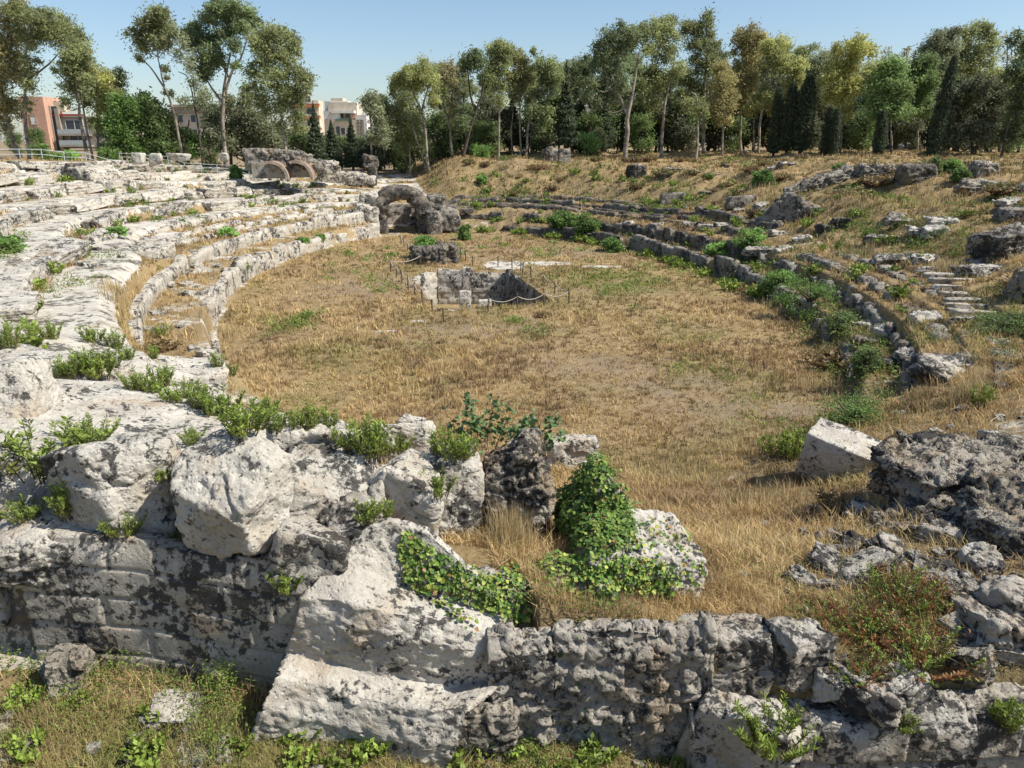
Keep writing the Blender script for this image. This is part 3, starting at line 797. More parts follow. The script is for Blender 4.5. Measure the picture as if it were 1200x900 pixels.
for k in range(150):
    t = rr2.random()
    if k < 100: u, v = 950 + 190 * t + rr2.normal(0, 18), 590 + 110 * rr2.random() + 20 * (t - .5)
    elif k < 128: u, v = rr2.uniform(1110, 1205), rr2.uniform(640, 770)
    else: u, v = rr2.uniform(1040, 1200), rr2.uniform(470, 530)
    if k < 8: u, v = [(1170, 700), (1196, 722), (1150, 742), (985, 806), (1182, 764), (1004, 818), (1140, 770), (970, 815)][k]
    g = G(u, v); s_ = (.14 + .62 * rr2.random() ** 2.6) * (1 if k < 128 else .7) + (.35 if k < 8 else 0)
    o = link('broken_rock', RB[int(rr2.integers(5))], None, (g[0], g[1], g[2] + .02 * s_), (rr2.normal(0, .22), rr2.normal(0, .22), rr2.uniform(0, 6)), (s_ * rr2.uniform(.9, 1.5), s_, s_ * rr2.uniform(.7, 1.3)))
    tag(o, 'broken lichen darkened rock in the rubble slope below the right hand outcrop', 'rock', 'broken rocks of the right hand rubble slope')

# cut stone wall under the perched boulders
pa = np.array([[-7.4, 10.12, 2.0], [-5.6, 9.98, 1.95], [-3.4, 9.62, 1.75], [-2.9, 9.6, 1.75]])
o = wall('ashlar_wall', pa, np.array([2.5, 2.5, 2.55, 2.45]), .5, 1.15, .5, 'ashlar', 81, .03, rough=.014, jitter=.05, joint=.045, jw=.8)
tag(o, 'wall of large cut stone courses, half blackened with lichen, under the perched boulders', 'wall')
pa = np.array([[-.35, 9.22, 1.25], [1.0, 9.25, 1.25], [2.9, 9.25, 1.25]])
o = wall('rubble_wall', pa, np.array([2.1, 2.15, 2.2]), .5, .5, .3, 'rubble', 82, .03, rough=.06, jitter=.08, joint=.055, rubble=.17, jw=.01)
tag(o, 'low rubble wall of small irregular stones right of the stepped boulder', 'wall')
pa = np.array([[2.55, 8.95, .95], [4.5, 8.75, .95], [6.2, 8.7, 1.05], [8.5, 8.75, 1.15]])
o = wall('retaining_wall', pa, np.array([1.3, 1.35, 1.45, 1.65]), .6, 1.3, .62, 'crusted_rock', 83, .04, rough=.05, jitter=.22, joint=.07)
tag(o, 'low retaining wall of big grey slabs along the lower right edge of the dry bank', 'wall')
# ---------------------------------------------------------------- arena walls
GAP = []
def podium(lo, hi, label, s, h, mat, seed, bl=1.7, ch=1.0, thick=.7, jitter=.3, drop=.06, res=.16, rough=.06, dz=-.1, cat='wall', name='podium_wall', z=None, flip=1, group=None):
    n = max(8, int(abs(hi - lo) * 60))
    pa = epath(s, lo, hi, n, dz, z)
    hh = np.broadcast_to(np.asarray(h, float), (2,)) if np.size(h) <= 2 else np.asarray(h)
    hs = np.interp(np.linspace(0, 1, n), np.linspace(0, 1, len(hh)), hh)
    o = wall(name, pa, hs, thick, bl, ch, mat, seed, res, rough=rough, jitter=jitter, joint=.06, drop=drop, side=flip)
    return tag(o, label, cat, group)

pL = [phi_at(u, v) for (u, v) in [(300, 452), (236, 390), (285, 335), (350, 305), (398, 288), (440, 277)]]
pR = [phi_at(u, v) for (u, v) in [(505, 272), (640, 278), (720, 294), (818, 318), (850, 328), (942, 378), (1003, 450), (970, 500)]]
# left side: white slabs; the face looks into the arena
podium(pL[1] + .05, pL[2], 'white podium wall segment at the left end of the arena where the sunken corridor begins', .15, (1.5, 1.9), 'far_rock', 101, z=0, flip=1)
podium(pL[2] + .012, pL[3], 'white podium wall segment of tall slabs with small square holes, left of the broken notch', .1, (1.9, 1.8), 'far_rock', 102, z=0)
podium(pL[3] + .012, pL[4], 'white podium wall segment of low slabs leading up to the dark arched opening', .1, (1.5, 1.4), 'far_rock', 103, z=0)
podium(pL[4] + .03, pL[5], 'white podium wall segment between the dark arched opening and the great vault', .1, (1.4, 1.6), 'far_rock', 104, z=0)
podium(pL[0], pL[1] + .05, 'worn white kerb sunk in the dry grass at the near left edge of the arena', .0, (.28, .5), 'far_rock', 105, bl=1.3, z=0.0, jitter=.6, drop=.3, name='kerb', cat='kerb', thick=.45)
# second wall behind the left corridor
podium(pL[1] - .22, pL[2] - .03, 'inner corridor wall of pale blocks at the left, curving behind the sunken corridor', 3.1, (.9, 1.3), 'far_rock', 106, z=1.25, bl=1.5)
podium(pL[2] + .0, pL[4], 'long pale block wall above the left podium slabs', 3.0, (1.15, 1.3), 'far_rock', 107, z=1.3, bl=2.0, drop=.12)
podium(pL[4] + .01, pL[5] + .03, 'pale block wall above the podium beside the great vault', 3.0, (1.4, 1.8), 'far_rock', 108, z=1.3, bl=2.2)
for k, (s, a, b, lb) in enumerate([(5.0, pL[2] + .1, pL[5], 'lower'), (6.6, pL[2] + .05, pL[5] - .05, 'middle'), (8.5, pL[2] - .1, pL[5] - .1, 'upper')]):
    podium(a, b, lb + ' broken line of pale seat stones in dry grass above the left block wall', s, (.45, .55), 'far_rock', 110 + k, bl=1.1, drop=.35, jitter=.6, name='seat_row', cat='stone row', thick=.6, dz=0)
# far and right side: darker stone
podium(pR[0] + .0, pR[1], 'dark front podium wall across the far end, low and broken, weeds growing through it', .05, (1.1, 1.0), 'dark_rock', 121, z=0, bl=2.0, drop=.15)
podium(pR[1], pR[2] + .02, 'dark podium wall segment under leaning weeds at the far right of the arena', .05, (1.2, 1.5), 'dark_rock', 122, z=0, bl=1.6, drop=.15)
podium(pR[2] + .02, pR[3], 'grey podium wall segment of pale topped slabs ending at the pair of big blocks', .05, (1.7, 1.6), 'grey_rock', 123, z=0, bl=2.0)
podium(pR[3] + .05, pR[4] + .02, 'short grey podium wall stub of two big squared blocks', .05, (1.7, 1.7), 'grey_rock', 124, z=0, bl=2.4, jitter=.1, drop=0)
podium(pR[4] + .05, pR[5], 'grey podium wall segment at the right of the arena, half lost under green bushes', .05, (1.6, 1.4), 'grey_rock', 125, z=0, bl=1.6)
podium(pR[5] + .03, pR[6] + .02, 'crumbled stub of grey podium wall with white broken stones beside the dark ditch', .05, (1.2, 1.1), 'grey_rock', 126, z=0, bl=1.0, drop=.3, jitter=.5)
podium(pR[0] + .02, phi_at(530, 260) + .03, 'dark inner wall left of the small black doorway', 1.9, (2.2, 2.3), 'dark_rock', 127, z=0.1, bl=1.5)
dw = epath(1.9, phi_at(530, 260) + .03, phi_at(530, 260) + .055, 8, 0, .1)
podium(phi_at(530, 260) + .055, pR[2] + .05, 'long dark inner wall right of the small black doorway', 1.9, (2.3, 2.2), 'dark_rock', 128, z=0.1, bl=1.5, drop=.1)
podium(pR[2] + .06, pR[4], 'broken dark inner wall above the grey podium slabs on the right', 1.9, (2.5, 2.4), 'dark_rock', 129, z=0.1, bl=1.2, drop=.15, jitter=.35)
lt = MB(); a_, b_ = dw[0], dw[-1]
V, Fq = poly(10, (2.4, .7, .5), 130, 2, 24)
o = link('lintel', mesh('lintel', V, Fq, M['dark_rock'], True), None, ((a_ + b_) / 2 + np.array([0, .15, 2.1])))
tag(o, 'dark stone lintel over the small black doorway in the far wall', 'lintel')
rows = [(4.0, pR[0] + .06, pR[3] + .05, .42, 'lowest'), (5.1, pR[0] + .05, pR[2] + .1, .38, 'second'), (6.2, pR[0] + .04, pR[3] - .02, .55, 'third'), (8.3, pR[0] + .06, pR[2], .5, 'topmost')]
for k, (s, a, b, h, lb) in enumerate(rows):
    podium(a, b, lb + ' broken row of dark seat stones on the far grassy terraces', s, (h, h), 'dark_rock', 131 + k, bl=1.4, drop=.28, jitter=.5, name='seat_row', cat='stone row', thick=.7, dz=0, res=.2)
rows = [(1.9, pR[4] + .02, pR[6] + .16, 1.3, 'inner'), (3.0, pR[4] + .1, pR[6] + .18, .6, 'middle'), (4.6, pR[4] + .15, pR[6] + .2, .55, 'outer')]
for k, (s, a, b, h, lb) in enumerate(rows):
    podium(a, b, lb + ' curved line of grey broken paving stones on the right hand terrace', s, (h, h * .7), 'grey_rock', 141 + k, bl=.9, drop=.3, jitter=.6, name='seat_row', cat='stone row', thick=.9, dz=-.2, rough=.1)

# ---------------------------------------------------------------- stepped rock ledges of the left bank
kinds = []
for k in range(9):
    L_ = [4.6, 6.2, 3.6, 7.0, 4.2, 3.0, 5.4, 2.4, 4.4][k]
    kinds.append((L_, rockmesh('rock_ledge', (L_, 2.0, 1.05), 200 + k, ('far_rock', 'white_rock', 'far_rock', 'crusted_rock', 'white_rock')[k % 5], n=30, cuts=0, k=40, amp=.075, f=1.3, pits=.4, strata=.03, jit=.07, cmin=.82)))
lg = 'weathered ledge blocks of the left seating bank'
cnt = 0
for i in range(-1, 5):
    s = 12.75 + 4.4 * i
    ph = -2.75
    while ph < -.42 - .02 * i:
        L_, me_ = kinds[int(rng.integers(9))]; s = 12.75 + 4.4 * i - float(nearshift(np.array([ph]))[0])
        if s < 4.3 or (i < 0 and ph > -1.4): ph += .05; continue
        rad = math.hypot((EA + s) * math.sin(ph), (EB + 1.1 * s) * math.cos(ph))
        dph = L_ / rad
        x, y = epos(s + rng.normal(0, .3), ph + dph / 2)
        x2, y2 = epos(s, ph + dph / 2 + .01)
        ang = math.atan2(y2 - y, x2 - x)
        x1, y1 = epos(s, ph + dph / 2 - .01); ang = math.atan2(y2 - y1, x2 - x1)
        vis = abs(x) / max(y, 1) < .74 and y > 19
        if vis and rng.random() < .88:
            zt = max(Z1(*epos(s + 1.2, ph + dph / 2)), Z1(x, y))
            o = link('rock_ledge', me_, None, (x, y, zt - .40 + rng.normal(0, .1)), (rng.normal(0, .05), rng.normal(0, .05), ang + rng.normal(0, .09)), (1, rng.uniform(.7, 1.1), rng.uniform(.7, 1.1)))
            tag(o, 'weathered pale limestone ledge block in the stepped seating bank on the left', 'rock ledge', lg); cnt += 1
        ph += dph * rng.uniform(1.0, 1.25)


# ---------------------------------------------------------------- the great vault at the far end
GQ = -5.6
def gl(p, q, z):                                    # local (along, across, up) -> world
    return np.array([EC[0] + p * EU[0] + q * EV[0], EC[1] + p * EU[1] + q * EV[1], z])
gate = thing('vault_gate', 'ruined stone vault over the entrance passage at the far left end of the arena', 'vault', gl(35.5, GQ, 0))
gl0 = gl(35.5, GQ, 0)
def arch_mesh(name, ri, ro, zc, p0, p1, a0, a1, mat, seed, amp, leg=True, npth=14, nd=10):
    th_ = np.linspace(a0, a1, 30)
    prof = [(math.cos(t), math.sin(t)) for t in th_]
    inner = [(ri * c, zc + ri * s_) for c, s_ in prof]; outer = [(ro * c, zc + ro * s_) for c, s_ in prof]
    if leg:
        inner = [(ri, z) for z in np.linspace(-.3, zc - .1, 8)] + inner + [(-ri, z) for z in np.linspace(zc - .1, -.3, 8)]
        outer = [(ro, z) for z in np.linspace(-.3, zc - .1, 8)] + outer + [(-ro, z) for z in np.linspace(zc - .1, -.3, 8)]
    inner, outer = np.array(inner), np.array(outer); K = len(inner)
    ring = []
    for t in np.linspace(0, 1, nd): ring.append((inner, p0 + (p1 - p0) * t))
    for t in np.linspace(0, 1, 5)[1:-1]: ring.append((inner * (1 - t) + outer * t, p1))
    for t in np.linspace(1, 0, nd): ring.append((outer, p0 + (p1 - p0) * t))
    for t in np.linspace(0, 1, 5)[1:-1]: ring.append((outer * (1 - t) + inner * t, p0))
    V = []
    for r, pp in ring:
        for (q_, z_) in r: V.append(gl(pp, GQ + q_, z_) - gl0)
    V = np.array(V); nR = len(ring)
    i, j = np.meshgrid(np.arange(nR), np.arange(K - 1), indexing='ij')
    F = np.stack([i * K + j, ((i + 1) % nR) * K + j, ((i + 1) % nR) * K + j + 1, i * K + j + 1], -1).reshape(-1, 4)
    V = roughen(V, F, seed, amp, 1.1, 4, .6)
    return mesh(name, V, F, M[mat], True)
link('arch', arch_mesh('arch', 1.75, 3.35, 2.7, 34.2, 38.0, -.05, math.pi + .05, 'dark_rock', 301, .30), gate)
for nm, q0, hh, mt in (('side_wall', GQ - 2.4, 4.2, 'tan_wall'), ('side_wall', GQ + 2.4, 4.6, 'tan_wall'),):
    b = MB(); n_ = 14
    V = []
    P0 = [gl(38.2, q0, -.2) - gl0, gl(46, q0, -.2) - gl0]
    V, Fq = poly(16, (1, 1, 1), 305, 0, 30, jit=0)
    V = np.array([gl(40.0 + v[1] * 8.2, q0 + v[0] * .7, 1.9 + v[2] * hh) - gl0 for v in V])
    V = roughen(V, Fq, 306, .08, 1.2, 4, .5)
    link(nm, mesh(nm, V, Fq, M[mt], True), gate)
V, Fq = poly(16, (1, 1, 1), 307, 0, 30, jit=0)
V = np.array([gl(45.0 + v[1] * .8, GQ + v[0] * 5.4, 1.2 + v[2] * 3.6) - gl0 for v in V])
link('end_wall', mesh('end_wall', roughen(V, Fq, 308, .22, .8, 4, .5), Fq, M['rubble'], True), gate)
gate.scale = (1, 1, .84)
# buttress masonry by the vault
P_ = [blkw(gl(33.6, GQ+3.6, 1.2), (1.6, 1.6, 2.8), 311, (0, 0, 10), 16, 4), blkw(gl(34.2, GQ+5.4, 1.5), (2.4, 1.6, 2.6), 312, (0, 0, 10), 16, 4), blkw(gl(35.4, GQ+3.9, 3.0), (2.0, 1.6, 2.2), 313, (0, 10, 10), 16, 4)]
o = fuse('ruined_pier', P_, .12, 'grey_rock', 314, .12, 1.3, .6, loc=gl(34, GQ+4, 0))
tag(o, 'crumbling stone pier on the right flank of the great vault', 'pier')
P_ = [blkw(gl(34.3, GQ-3.8, 1.6), (2.6, 1.6, 3.2), 315, (0, 0, 10), 16, 5), blkw(gl(35.4, GQ-3.4, 3.2), (2.2, 2.0, 2.6), 316, (0, 0, 10), 16, 5)]
o = fuse('ruined_pier', P_, .12, 'far_rock', 317, .14, 1.3, .6, loc=gl(34, GQ-4, 0))
tag(o, 'ragged pale stone pier on the left flank of the great vault', 'pier')
bp = Q(451, 252, 88.5)
b = MB(); b.box((0, 0, .5), (.6, .6, 1.3))
o = link('brick_stub', b.mesh('brick_stub', M['brick']), None, (bp[0], bp[1], bp[2] - .4)); tag(o, 'small red brick stub at the left foot of the great vault', 'brick stub')
V, Fq = poly(10, (.8, .7, .6), 320, 3)
o = link('stone_block', mesh('stone_block', V, Fq, M['white_rock'], True), None, (bp[0], bp[1], bp[2] + .95)); tag(o, 'white stone resting on the red brick stub by the vault', 'stone')

# standing pillar ruin on the ridge left of the vault
pz = Q(436, 206, 108)
P_ = [blkw(pz + np.array([0, 0, -.2]), (1.3, 1.1, 2.2), 321, (0, 0, 0), 16, 4), blkw(pz + np.array([-.1, 0, 1.7]), (2.0, 1.4, 2.0), 322, (0, 8, 0), 18, 5)]
o = fuse('ruined_pillar', P_, .09, 'dark_rock', 323, .13, 1.8, .7, loc=pz)
tag(o, 'top heavy dark stone pillar ruin standing beside the two visitors', 'pillar')
# low pale masonry by the visitors
P_ = [blkw(Q(400, 209, 107), (6.5, 1.2, 1.7), 324, (0, 0, 6), 18, 4), blkw(Q(425, 212, 104), (3.4, 1.2, 1.2), 325, (0, 0, 6), 16, 4)]
o = fuse('low_wall', P_, .12, 'far_rock', 326, .14, 1.5, .6, loc=Q(410, 212, 106)); tag(o, 'low ruined pale wall in front of the two visitors', 'wall')
P_ = [blkw(Q(380, 196, 104), (3.4, 2, 1.6), 327, (0, 0, 6), 18, 4), blkw(Q(388, 199, 102), (2.2, 1.4, 1.2), 328, (0, 0, 6), 16, 4)]
o = fuse('stone_heap', P_, .12, 'far_rock', 329, .12, 1.5, .6, loc=Q(382, 199, 103)); tag(o, 'squared pale stone heap right of the brick arches', 'stone heap')

# brick vault remains on the left rim
P_ = [blkw(Q(322, 187, 96), (7.4, 3, 2.2), 331, (0, 0, 5), 22, 5), blkw(Q(345, 190, 97), (4.0, 3, 2.0), 332, (0, 0, 5), 20, 5), blkw(Q(302, 190, 96), (2.4, 3, 1.8), 333, (0, 0, 0), 18, 5), blkw(Q(365, 193, 98), (3.0, 3, 1.2), 334, (0, 6, 0), 18, 5)]
o = fuse('vault_ruin', P_, .11, 'grey_rock', 335, .17, 1.6, .9, loc=Q(330, 190, 96)); tag(o, 'long rubble mass of a collapsed vault on the left rim above the brick arches', 'ruin')
def quarter(name, label, u, v, d, r, seed):
    c = Q(u, v, d)
    root = thing(name, label, 'brick arch', c, .12)
    a = np.linspace(math.radians(112), math.radians(-4), 22)
    for nm, r0, r1, y0, y1, mt in (('arch_edge', r - .34, r, -.05, .6, 'tan_edge'), ('vault_shell', r - .37, r - .04, .6, 2.6, 'brick')):
        pr = [(r0, y0), (r1, y0), (r1, y1), (r0, y1)]
        V = np.array([[rr_ * math.cos(t), y_, rr_ * math.sin(t)] for t in a for (rr_, y_) in pr])
        i, j = np.meshgrid(np.arange(21), np.arange(4), indexing='ij')
        F = np.stack([i * 4 + j, i * 4 + (j + 1) % 4, (i + 1) * 4 + (j + 1) % 4, (i + 1) * 4 + j], -1).reshape(-1, 4)
        V = V + .03 * np.stack([vn(V * 2, seed + q_) for q_ in range(3)], 1)
        F = np.r_[F, [[3, 2, 1, 0]], [[84, 85, 86, 87]]]
        link(nm, mesh(nm, V, F, M[mt]), root)
    b = MB(); b.box((-.6, 2.5, r * .42), (r * 2.0, .5, r * .95)); link('back_wall', b.mesh('back_wall', M['rubble']), root)
    return root
quarter('brick_arch', 'left one of two broken brick arches on the left rim, pale curved edge', 318, 209, 92, 1.95, 341)
quarter('brick_arch', 'right one of two broken brick arches on the left rim, nearer the visitors', 347, 208, 93, 1.95, 342)
# rock-cut niche in the upper left bank
c = Q(95, 222, 83)
P_ = [blkw(c + np.array([-2.2, .2, .5]), (2.2, 4, 3.0), 351, (0, 0, -20), 18, 4), blkw(c + np.array([2.3, .2, .3]), (2.4, 4, 2.8), 352, (0, 0, -20), 18, 4), blkw(c + np.array([0, 1.0, 1.75]), (5.4, 4, 1.2), 353, (0, 0, -20), 20, 4)]
o = fuse('rock_niche', P_, .1, 'far_rock', 354, .12, 1.2, .5, loc=c); tag(o, 'rock cut niche with a black opening near the top of the left bank', 'niche')
for (u, v, dx, lb) in [(82, 196, 0, 'left'), (94, 196, 0, 'right')]:
    V, Fq = poly(12, (1.0, .8, .8), 355 + u, 4)
    o = link('stone_block', mesh('stone_block', V, Fq, M['dark_rock'], True), None, Q(u, v, 82.5)); tag(o, lb + ' of two dark blocks on the rim above the black niche', 'block')

# ---------------------------------------------------------------- the pit in the middle of the arena
pp = [np.array([*a, -2.6]) for a in PIT_XY]       # front-left, back-left, back notch, back-right, front-right
def pwall(a, b, h0, h1, label, seed, mat='grey_rock', th=.55, side=1, jit=.15):
    pa = np.array([a + (b - a) * t for t in np.linspace(0, 1, 8)])
    o = wall('pit_wall', pa, np.linspace(h0, h1, 8), th, .9, .45, mat, seed, .1, rough=.05, jitter=jit, joint=.05, side=side)
    return tag(o, label, 'wall')
pwall(pp[0], pp[1], 2.55, 2.75, 'sunlit left hand wall of the sunken pit in the arena', 361, 'far_rock', side=1)
pwall(pp[1], pp[2], 2.9, 3.05, 'short back corner wall at the left of the sunken pit', 362, 'far_rock', side=1)
pwall(pp[2], pp[3], 3.05, 2.85, 'rear wall of the sunken pit, pale blocks half in shade', 363, 'far_rock', side=1)
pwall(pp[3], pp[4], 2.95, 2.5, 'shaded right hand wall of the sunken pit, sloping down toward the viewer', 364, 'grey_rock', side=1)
c = Q(545, 362, 51.5)
m_ = wall('pillar', np.array([[c[0] - .38, c[1], -2.6], [c[0] + .38, c[1], -2.6]]), np.array([2.85, 2.9]), .75, .76, .5, 'white_rock', 365, .06, rough=.03, jitter=.03)
tag(m_, 'square stone block pillar standing in the sunken pit', 'pillar')
c = Q(568, 366, 48.5)
m_ = wall('pillar', np.array([[c[0] - .42, c[1], -2.3], [c[0] + .42, c[1], -2.3]]), np.array([2.5, 2.55]), .8, .84, .6, 'white_rock', 366, .06, rough=.03, jitter=.03)
tag(m_, 'short square block stump at the front of the sunken pit', 'pillar')
c1, c2 = Q(526, 322, 58.6), Q(548, 322, 58)
pwall(np.array([c1[0] + 1.6, c1[1] + .5, -2.6]), np.array([c1[0] + 1.6, c1[1] - 4, -2.6]), 2.95, 2.3, 'dividing wall inside the sunken pit behind the tall pillar', 367, 'dark_rock', side=-1)
# dark ragged rock behind the pit
P_ = [blkw(_p + np.array(o_), s_, sd_, (0, 0, 0), 18, 6) for _p in [Q(505, 300, 66)] for (o_, s_, sd_) in [((0, 0, -.3), (2.6, 1.8, 2.2), 371), ((1.3, .5, .0), (1.8, 1.4, 1.9), 372), ((-.9, 0, -.2), (1.6, 1.3, 1.9), 373)]]
o = fuse('ragged_rock', P_, .09, 'dark_rock', 374, .2, 1.6, 1, loc=Q(505, 304, 66)); tag(o, 'dark ragged rock beside the bush behind the sunken pit', 'rock')

# ---------------------------------------------------------------- single ruins on the far and right banks
def lump(name, label, cat, u, v, d, size, mat, seed, rot=(0, 0, 0), n=22, dz=0, **kw):
    g = G(u, min(v + size[2] * .3 / mpp(v, d), 899)); f = g[1] / d; size = [a * f * .85 for a in size]
    c = g + np.array([0, 0, size[2] * .18])
    o = link(name, rockmesh(name, size, seed, mat, n=n, **kw), None, (c[0], c[1], c[2] + dz), [math.radians(a) for a in rot])
    return tag(o, label, cat)
P_ = [blkw(Q(641, 192, 110), (1.6, 2, 4.0), 381, (0, 0, 0), 14, 3), blkw(Q(661, 192, 110), (1.8, 2, 4.0), 382, (0, 0, 0), 14, 3), blkw(Q(651, 189, 112), (2.2, 1, 3.2), 383, (0, 0, 0), 14, 3)]
o = fuse('ruined_doorway', P_, .12, 'grey_rock', 384, .1, 1.4, .5, loc=Q(650, 195, 110)); tag(o, 'ruined stone doorway recessed into the far grassy crest', 'ruin')
lump('ruined_pillar', 'dark masonry stump topped by a white stone on the far bank', 'ruin', 745, 202, 100, (2.6, 1.5, 2.6), 'dark_rock', 385, amp=.2)
lump('stone_block', 'white stone on top of the dark masonry stump on the far bank', 'stone', 747, 197, 99.6, (1.1, .9, 1.3), 'far_rock', 386)
lump('masonry_remnant', 'curved slab of fallen grey masonry leaning on the right bank beneath a rubble trail', 'masonry', 928, 246, 66, (4.2, 1.6, 3.4), 'grey_rock', 387, (0, 28, -25), amp=.16)
lump('masonry_remnant', 'rubble trail spilling down the right bank above the leaning slab', 'rubble', 962, 214, 72, (7.5, 2.2, 1.6), 'grey_rock', 388, (0, -16, 10), n=30, amp=.28, f=2.6, pits=1)
lump('masonry_remnant', 'long dark rubble core on the right crest, left of the ivy covered stump', 'rubble', 1035, 200, 64, (5.4, 2, 1.5), 'rough_rock', 389, (0, 4, 5), n=30, amp=.2, f=2.6, pits=1)
lump('masonry_remnant', 'dark squared masonry stump with a flat stone beside the ivy on the right crest', 'masonry', 1072, 202, 61, (3.0, 1.8, 1.9), 'dark_rock', 390, (0, 0, 5), amp=.15)
lump('limestone_boulder', 'brown rounded boulder alone on the right crest under the trees', 'boulder', 1152, 197, 58, (2.2, 1.6, 1.5), 'rough_rock', 391, (0, 10, 0), amp=.16)
lump('masonry_remnant', 'low brown rubble bank below the lone crest boulder', 'rubble', 1150, 217, 52, (3.6, 1.5, 1.0), 'rough_rock', 392, (0, 3, 0), amp=.15, f=2.6)
lump('limestone_boulder', 'large grey rock cut by the right picture edge with a flat white topped ledge', 'boulder', 1182, 282, 36, (3.2, 2.2, 1.7), 'grey_rock', 393, (0, -6, 10), n=34, amp=.14, strata=.06)
lump('limestone_boulder', 'smooth grey rock face cut by the right picture edge below the ledge rock', 'boulder', 1212, 335, 30, (2.0, 2.2, 1.7), 'grey_rock', 394, (0, 16, 0), n=30, amp=.12)
lump('limestone_boulder', 'stacked grey ledge stone at the far right above the flat topped rock', 'boulder', 1192, 250, 39, (2.2, 1.6, .8), 'grey_rock', 395, (0, 0, 0), amp=.08, strata=.04)
lump('stone_slab', 'large upright pale slab set in the green weeds of the right bank', 'slab', 788, 232, 76, (2.8, .8, 1.5), 'grey_rock', 396, (0, -6, 0), k=30, cuts=1, amp=.03)
lump('stone_block', 'squared dark block with a flat top on the right bank, broken in two', 'block', 868, 236, 68, (3.0, 1.3, 1.3), 'grey_rock', 397, (0, -3, 5), k=30, cuts=2, amp=.05)
blockbox = [(702, 347, 0), ]
bk = [rockmesh('stone_block', sz, 400 + i, mt, n=18, cuts=4, k=22, amp=.09) for i, (sz, mt) in enumerate([((1.3, .9, .6), 'grey_rock'), ((1.6, 1.0, .5), 'crusted_rock'), ((.9, .8, .7), 'dark_rock'), ((2.2, .8, .4), 'black_crust'), ((1.1, .7, .5), 'crusted_rock')])]
SB = [(822, 245, 70, 2), (826, 227, 73, 2), (866, 246, 66, 4), (848, 262, 62, 1), (862, 267, 61, 3), (890, 258, 60, 0), (905, 262, 58, 0), (914, 272, 55, 1), (878, 285, 53, 4), (895, 295, 50, 3), (918, 292, 50, 4),
      (1060, 258, 43, 3), (1050, 254, 44, 0), (1082, 270, 41, 1), (1095, 272, 40, 4), (1040, 278, 41, 3), (1104, 258, 44, 1), (1054, 302, 37, 3), (1082, 305, 35, 4), (1145, 307, 33, 3), (1150, 316, 32, 1), (1185, 235, 44, 1), (1196, 222, 46, 0),
      (940, 280, 52, 4), (965, 268, 52, 2), (985, 262, 51, 2), (908, 194, 84, 3), (925, 191, 84, 3), (850, 193, 96, 2), (790, 197, 98, 3), (815, 199, 96, 3), (835, 203, 92, 3), (780, 205, 94, 2), (872, 178, 110, 2), (893, 240, 66, 4), (905, 248, 64, 4),
      (735, 262, 82, 4), (765, 268, 76, 0), (808, 262, 74, 1), (828, 264, 72, 1), (1040, 390, 27, 4), (1068, 418, 24, 4), (1042, 430, 24, 2), (1012, 402, 28, 2), (1022, 380, 30, 1), (1110, 440, 22, 4), (1085, 375, 28, 4), (1120, 425, 22, 3)]
for (u, v, d, k) in SB:
    c = G(u, v + 3); z0 = c[2]
    o = link('stone_block', bk[k], None, (c[0], c[1], z0 + .02), (rng.normal(0, .06), rng.normal(0, .08), rng.normal(0, .4)), rng.uniform(.8, 1.25) * min(1.6, max(.6, c[1] / d)))
    tag(o, 'loose grey stone block scattered on the grassy right and far banks', 'stone block', 'loose blocks on the right and far banks')
# loose stones on left terraces and corridor
for k in range(70):
    if k < 45: s, ph = rng.uniform(3.6, 9.5), rng.uniform(-1.9, -.12)
    else: s, ph = rng.uniform(.6, 3.0), rng.uniform(-2.3, -1.2)
    x, y = epos(s, ph)
    o = link('loose_stone', bk[[1, 4][k % 2]], None, (x, y, Z1(x, y) + .05), (rng.normal(0, .1), rng.normal(0, .1), rng.uniform(0, 6)), rng.uniform(.3, .75))
    tag(o, 'loose whitish stone lying in the dry grass of the left corridor terraces', 'loose stone', 'loose stones of the left corridor')
PB = [rockmesh('loose_stone', (1, .8, .6), 480 + i, mt, n=12, cuts=6, k=16, amp=.08, f=2.5) for i, mt in enumerate(('white_rock', 'black_crust', 'crusted_rock'))]
for k in range(150):
    if k < 70: x, y = rng.uniform(4.2, 10.5), rng.uniform(9.2, 16)
    elif k < 115: x, y = rng.uniform(-8, 4), rng.uniform(10.4, 14)
    else: x, y = rng.uniform(-8.5, 3), rng.uniform(7.7, 9.1)
    z0 = .05 + .13 * rng.random() ** 2.5; s_ = z0 * 2
    o = link('loose_stone', PB[int(rng.integers(3))], None, (x, y, Z1(x, y) + .02), (rng.normal(0, .3), rng.normal(0, .3), rng.uniform(0, 6)), s_)
    tag(o, 'small loose limestone fragment lying on the near slope and pit ground', 'loose stone', 'small loose stones on the near ground')
# flight of worn steps on the right terrace
st = thing('stone_steps', 'flight of thin worn stone steps on the grassy right hand terrace', 'steps', (0, 0, 0))
for k in range(9):
    c = G(1098 + 6.5 * k, 318 + 7.4 * k)
    V, Fq = poly(8, (2.0, .45, .3), 450 + k, 2, 26)
    link('step', mesh('step', roughen(V, Fq, 460 + k, .03, 2, 3), Fq, M['far_rock'], True), st, (c[0], c[1], Z1(c[0], c[1]) + .08), (0, 0, -.15))
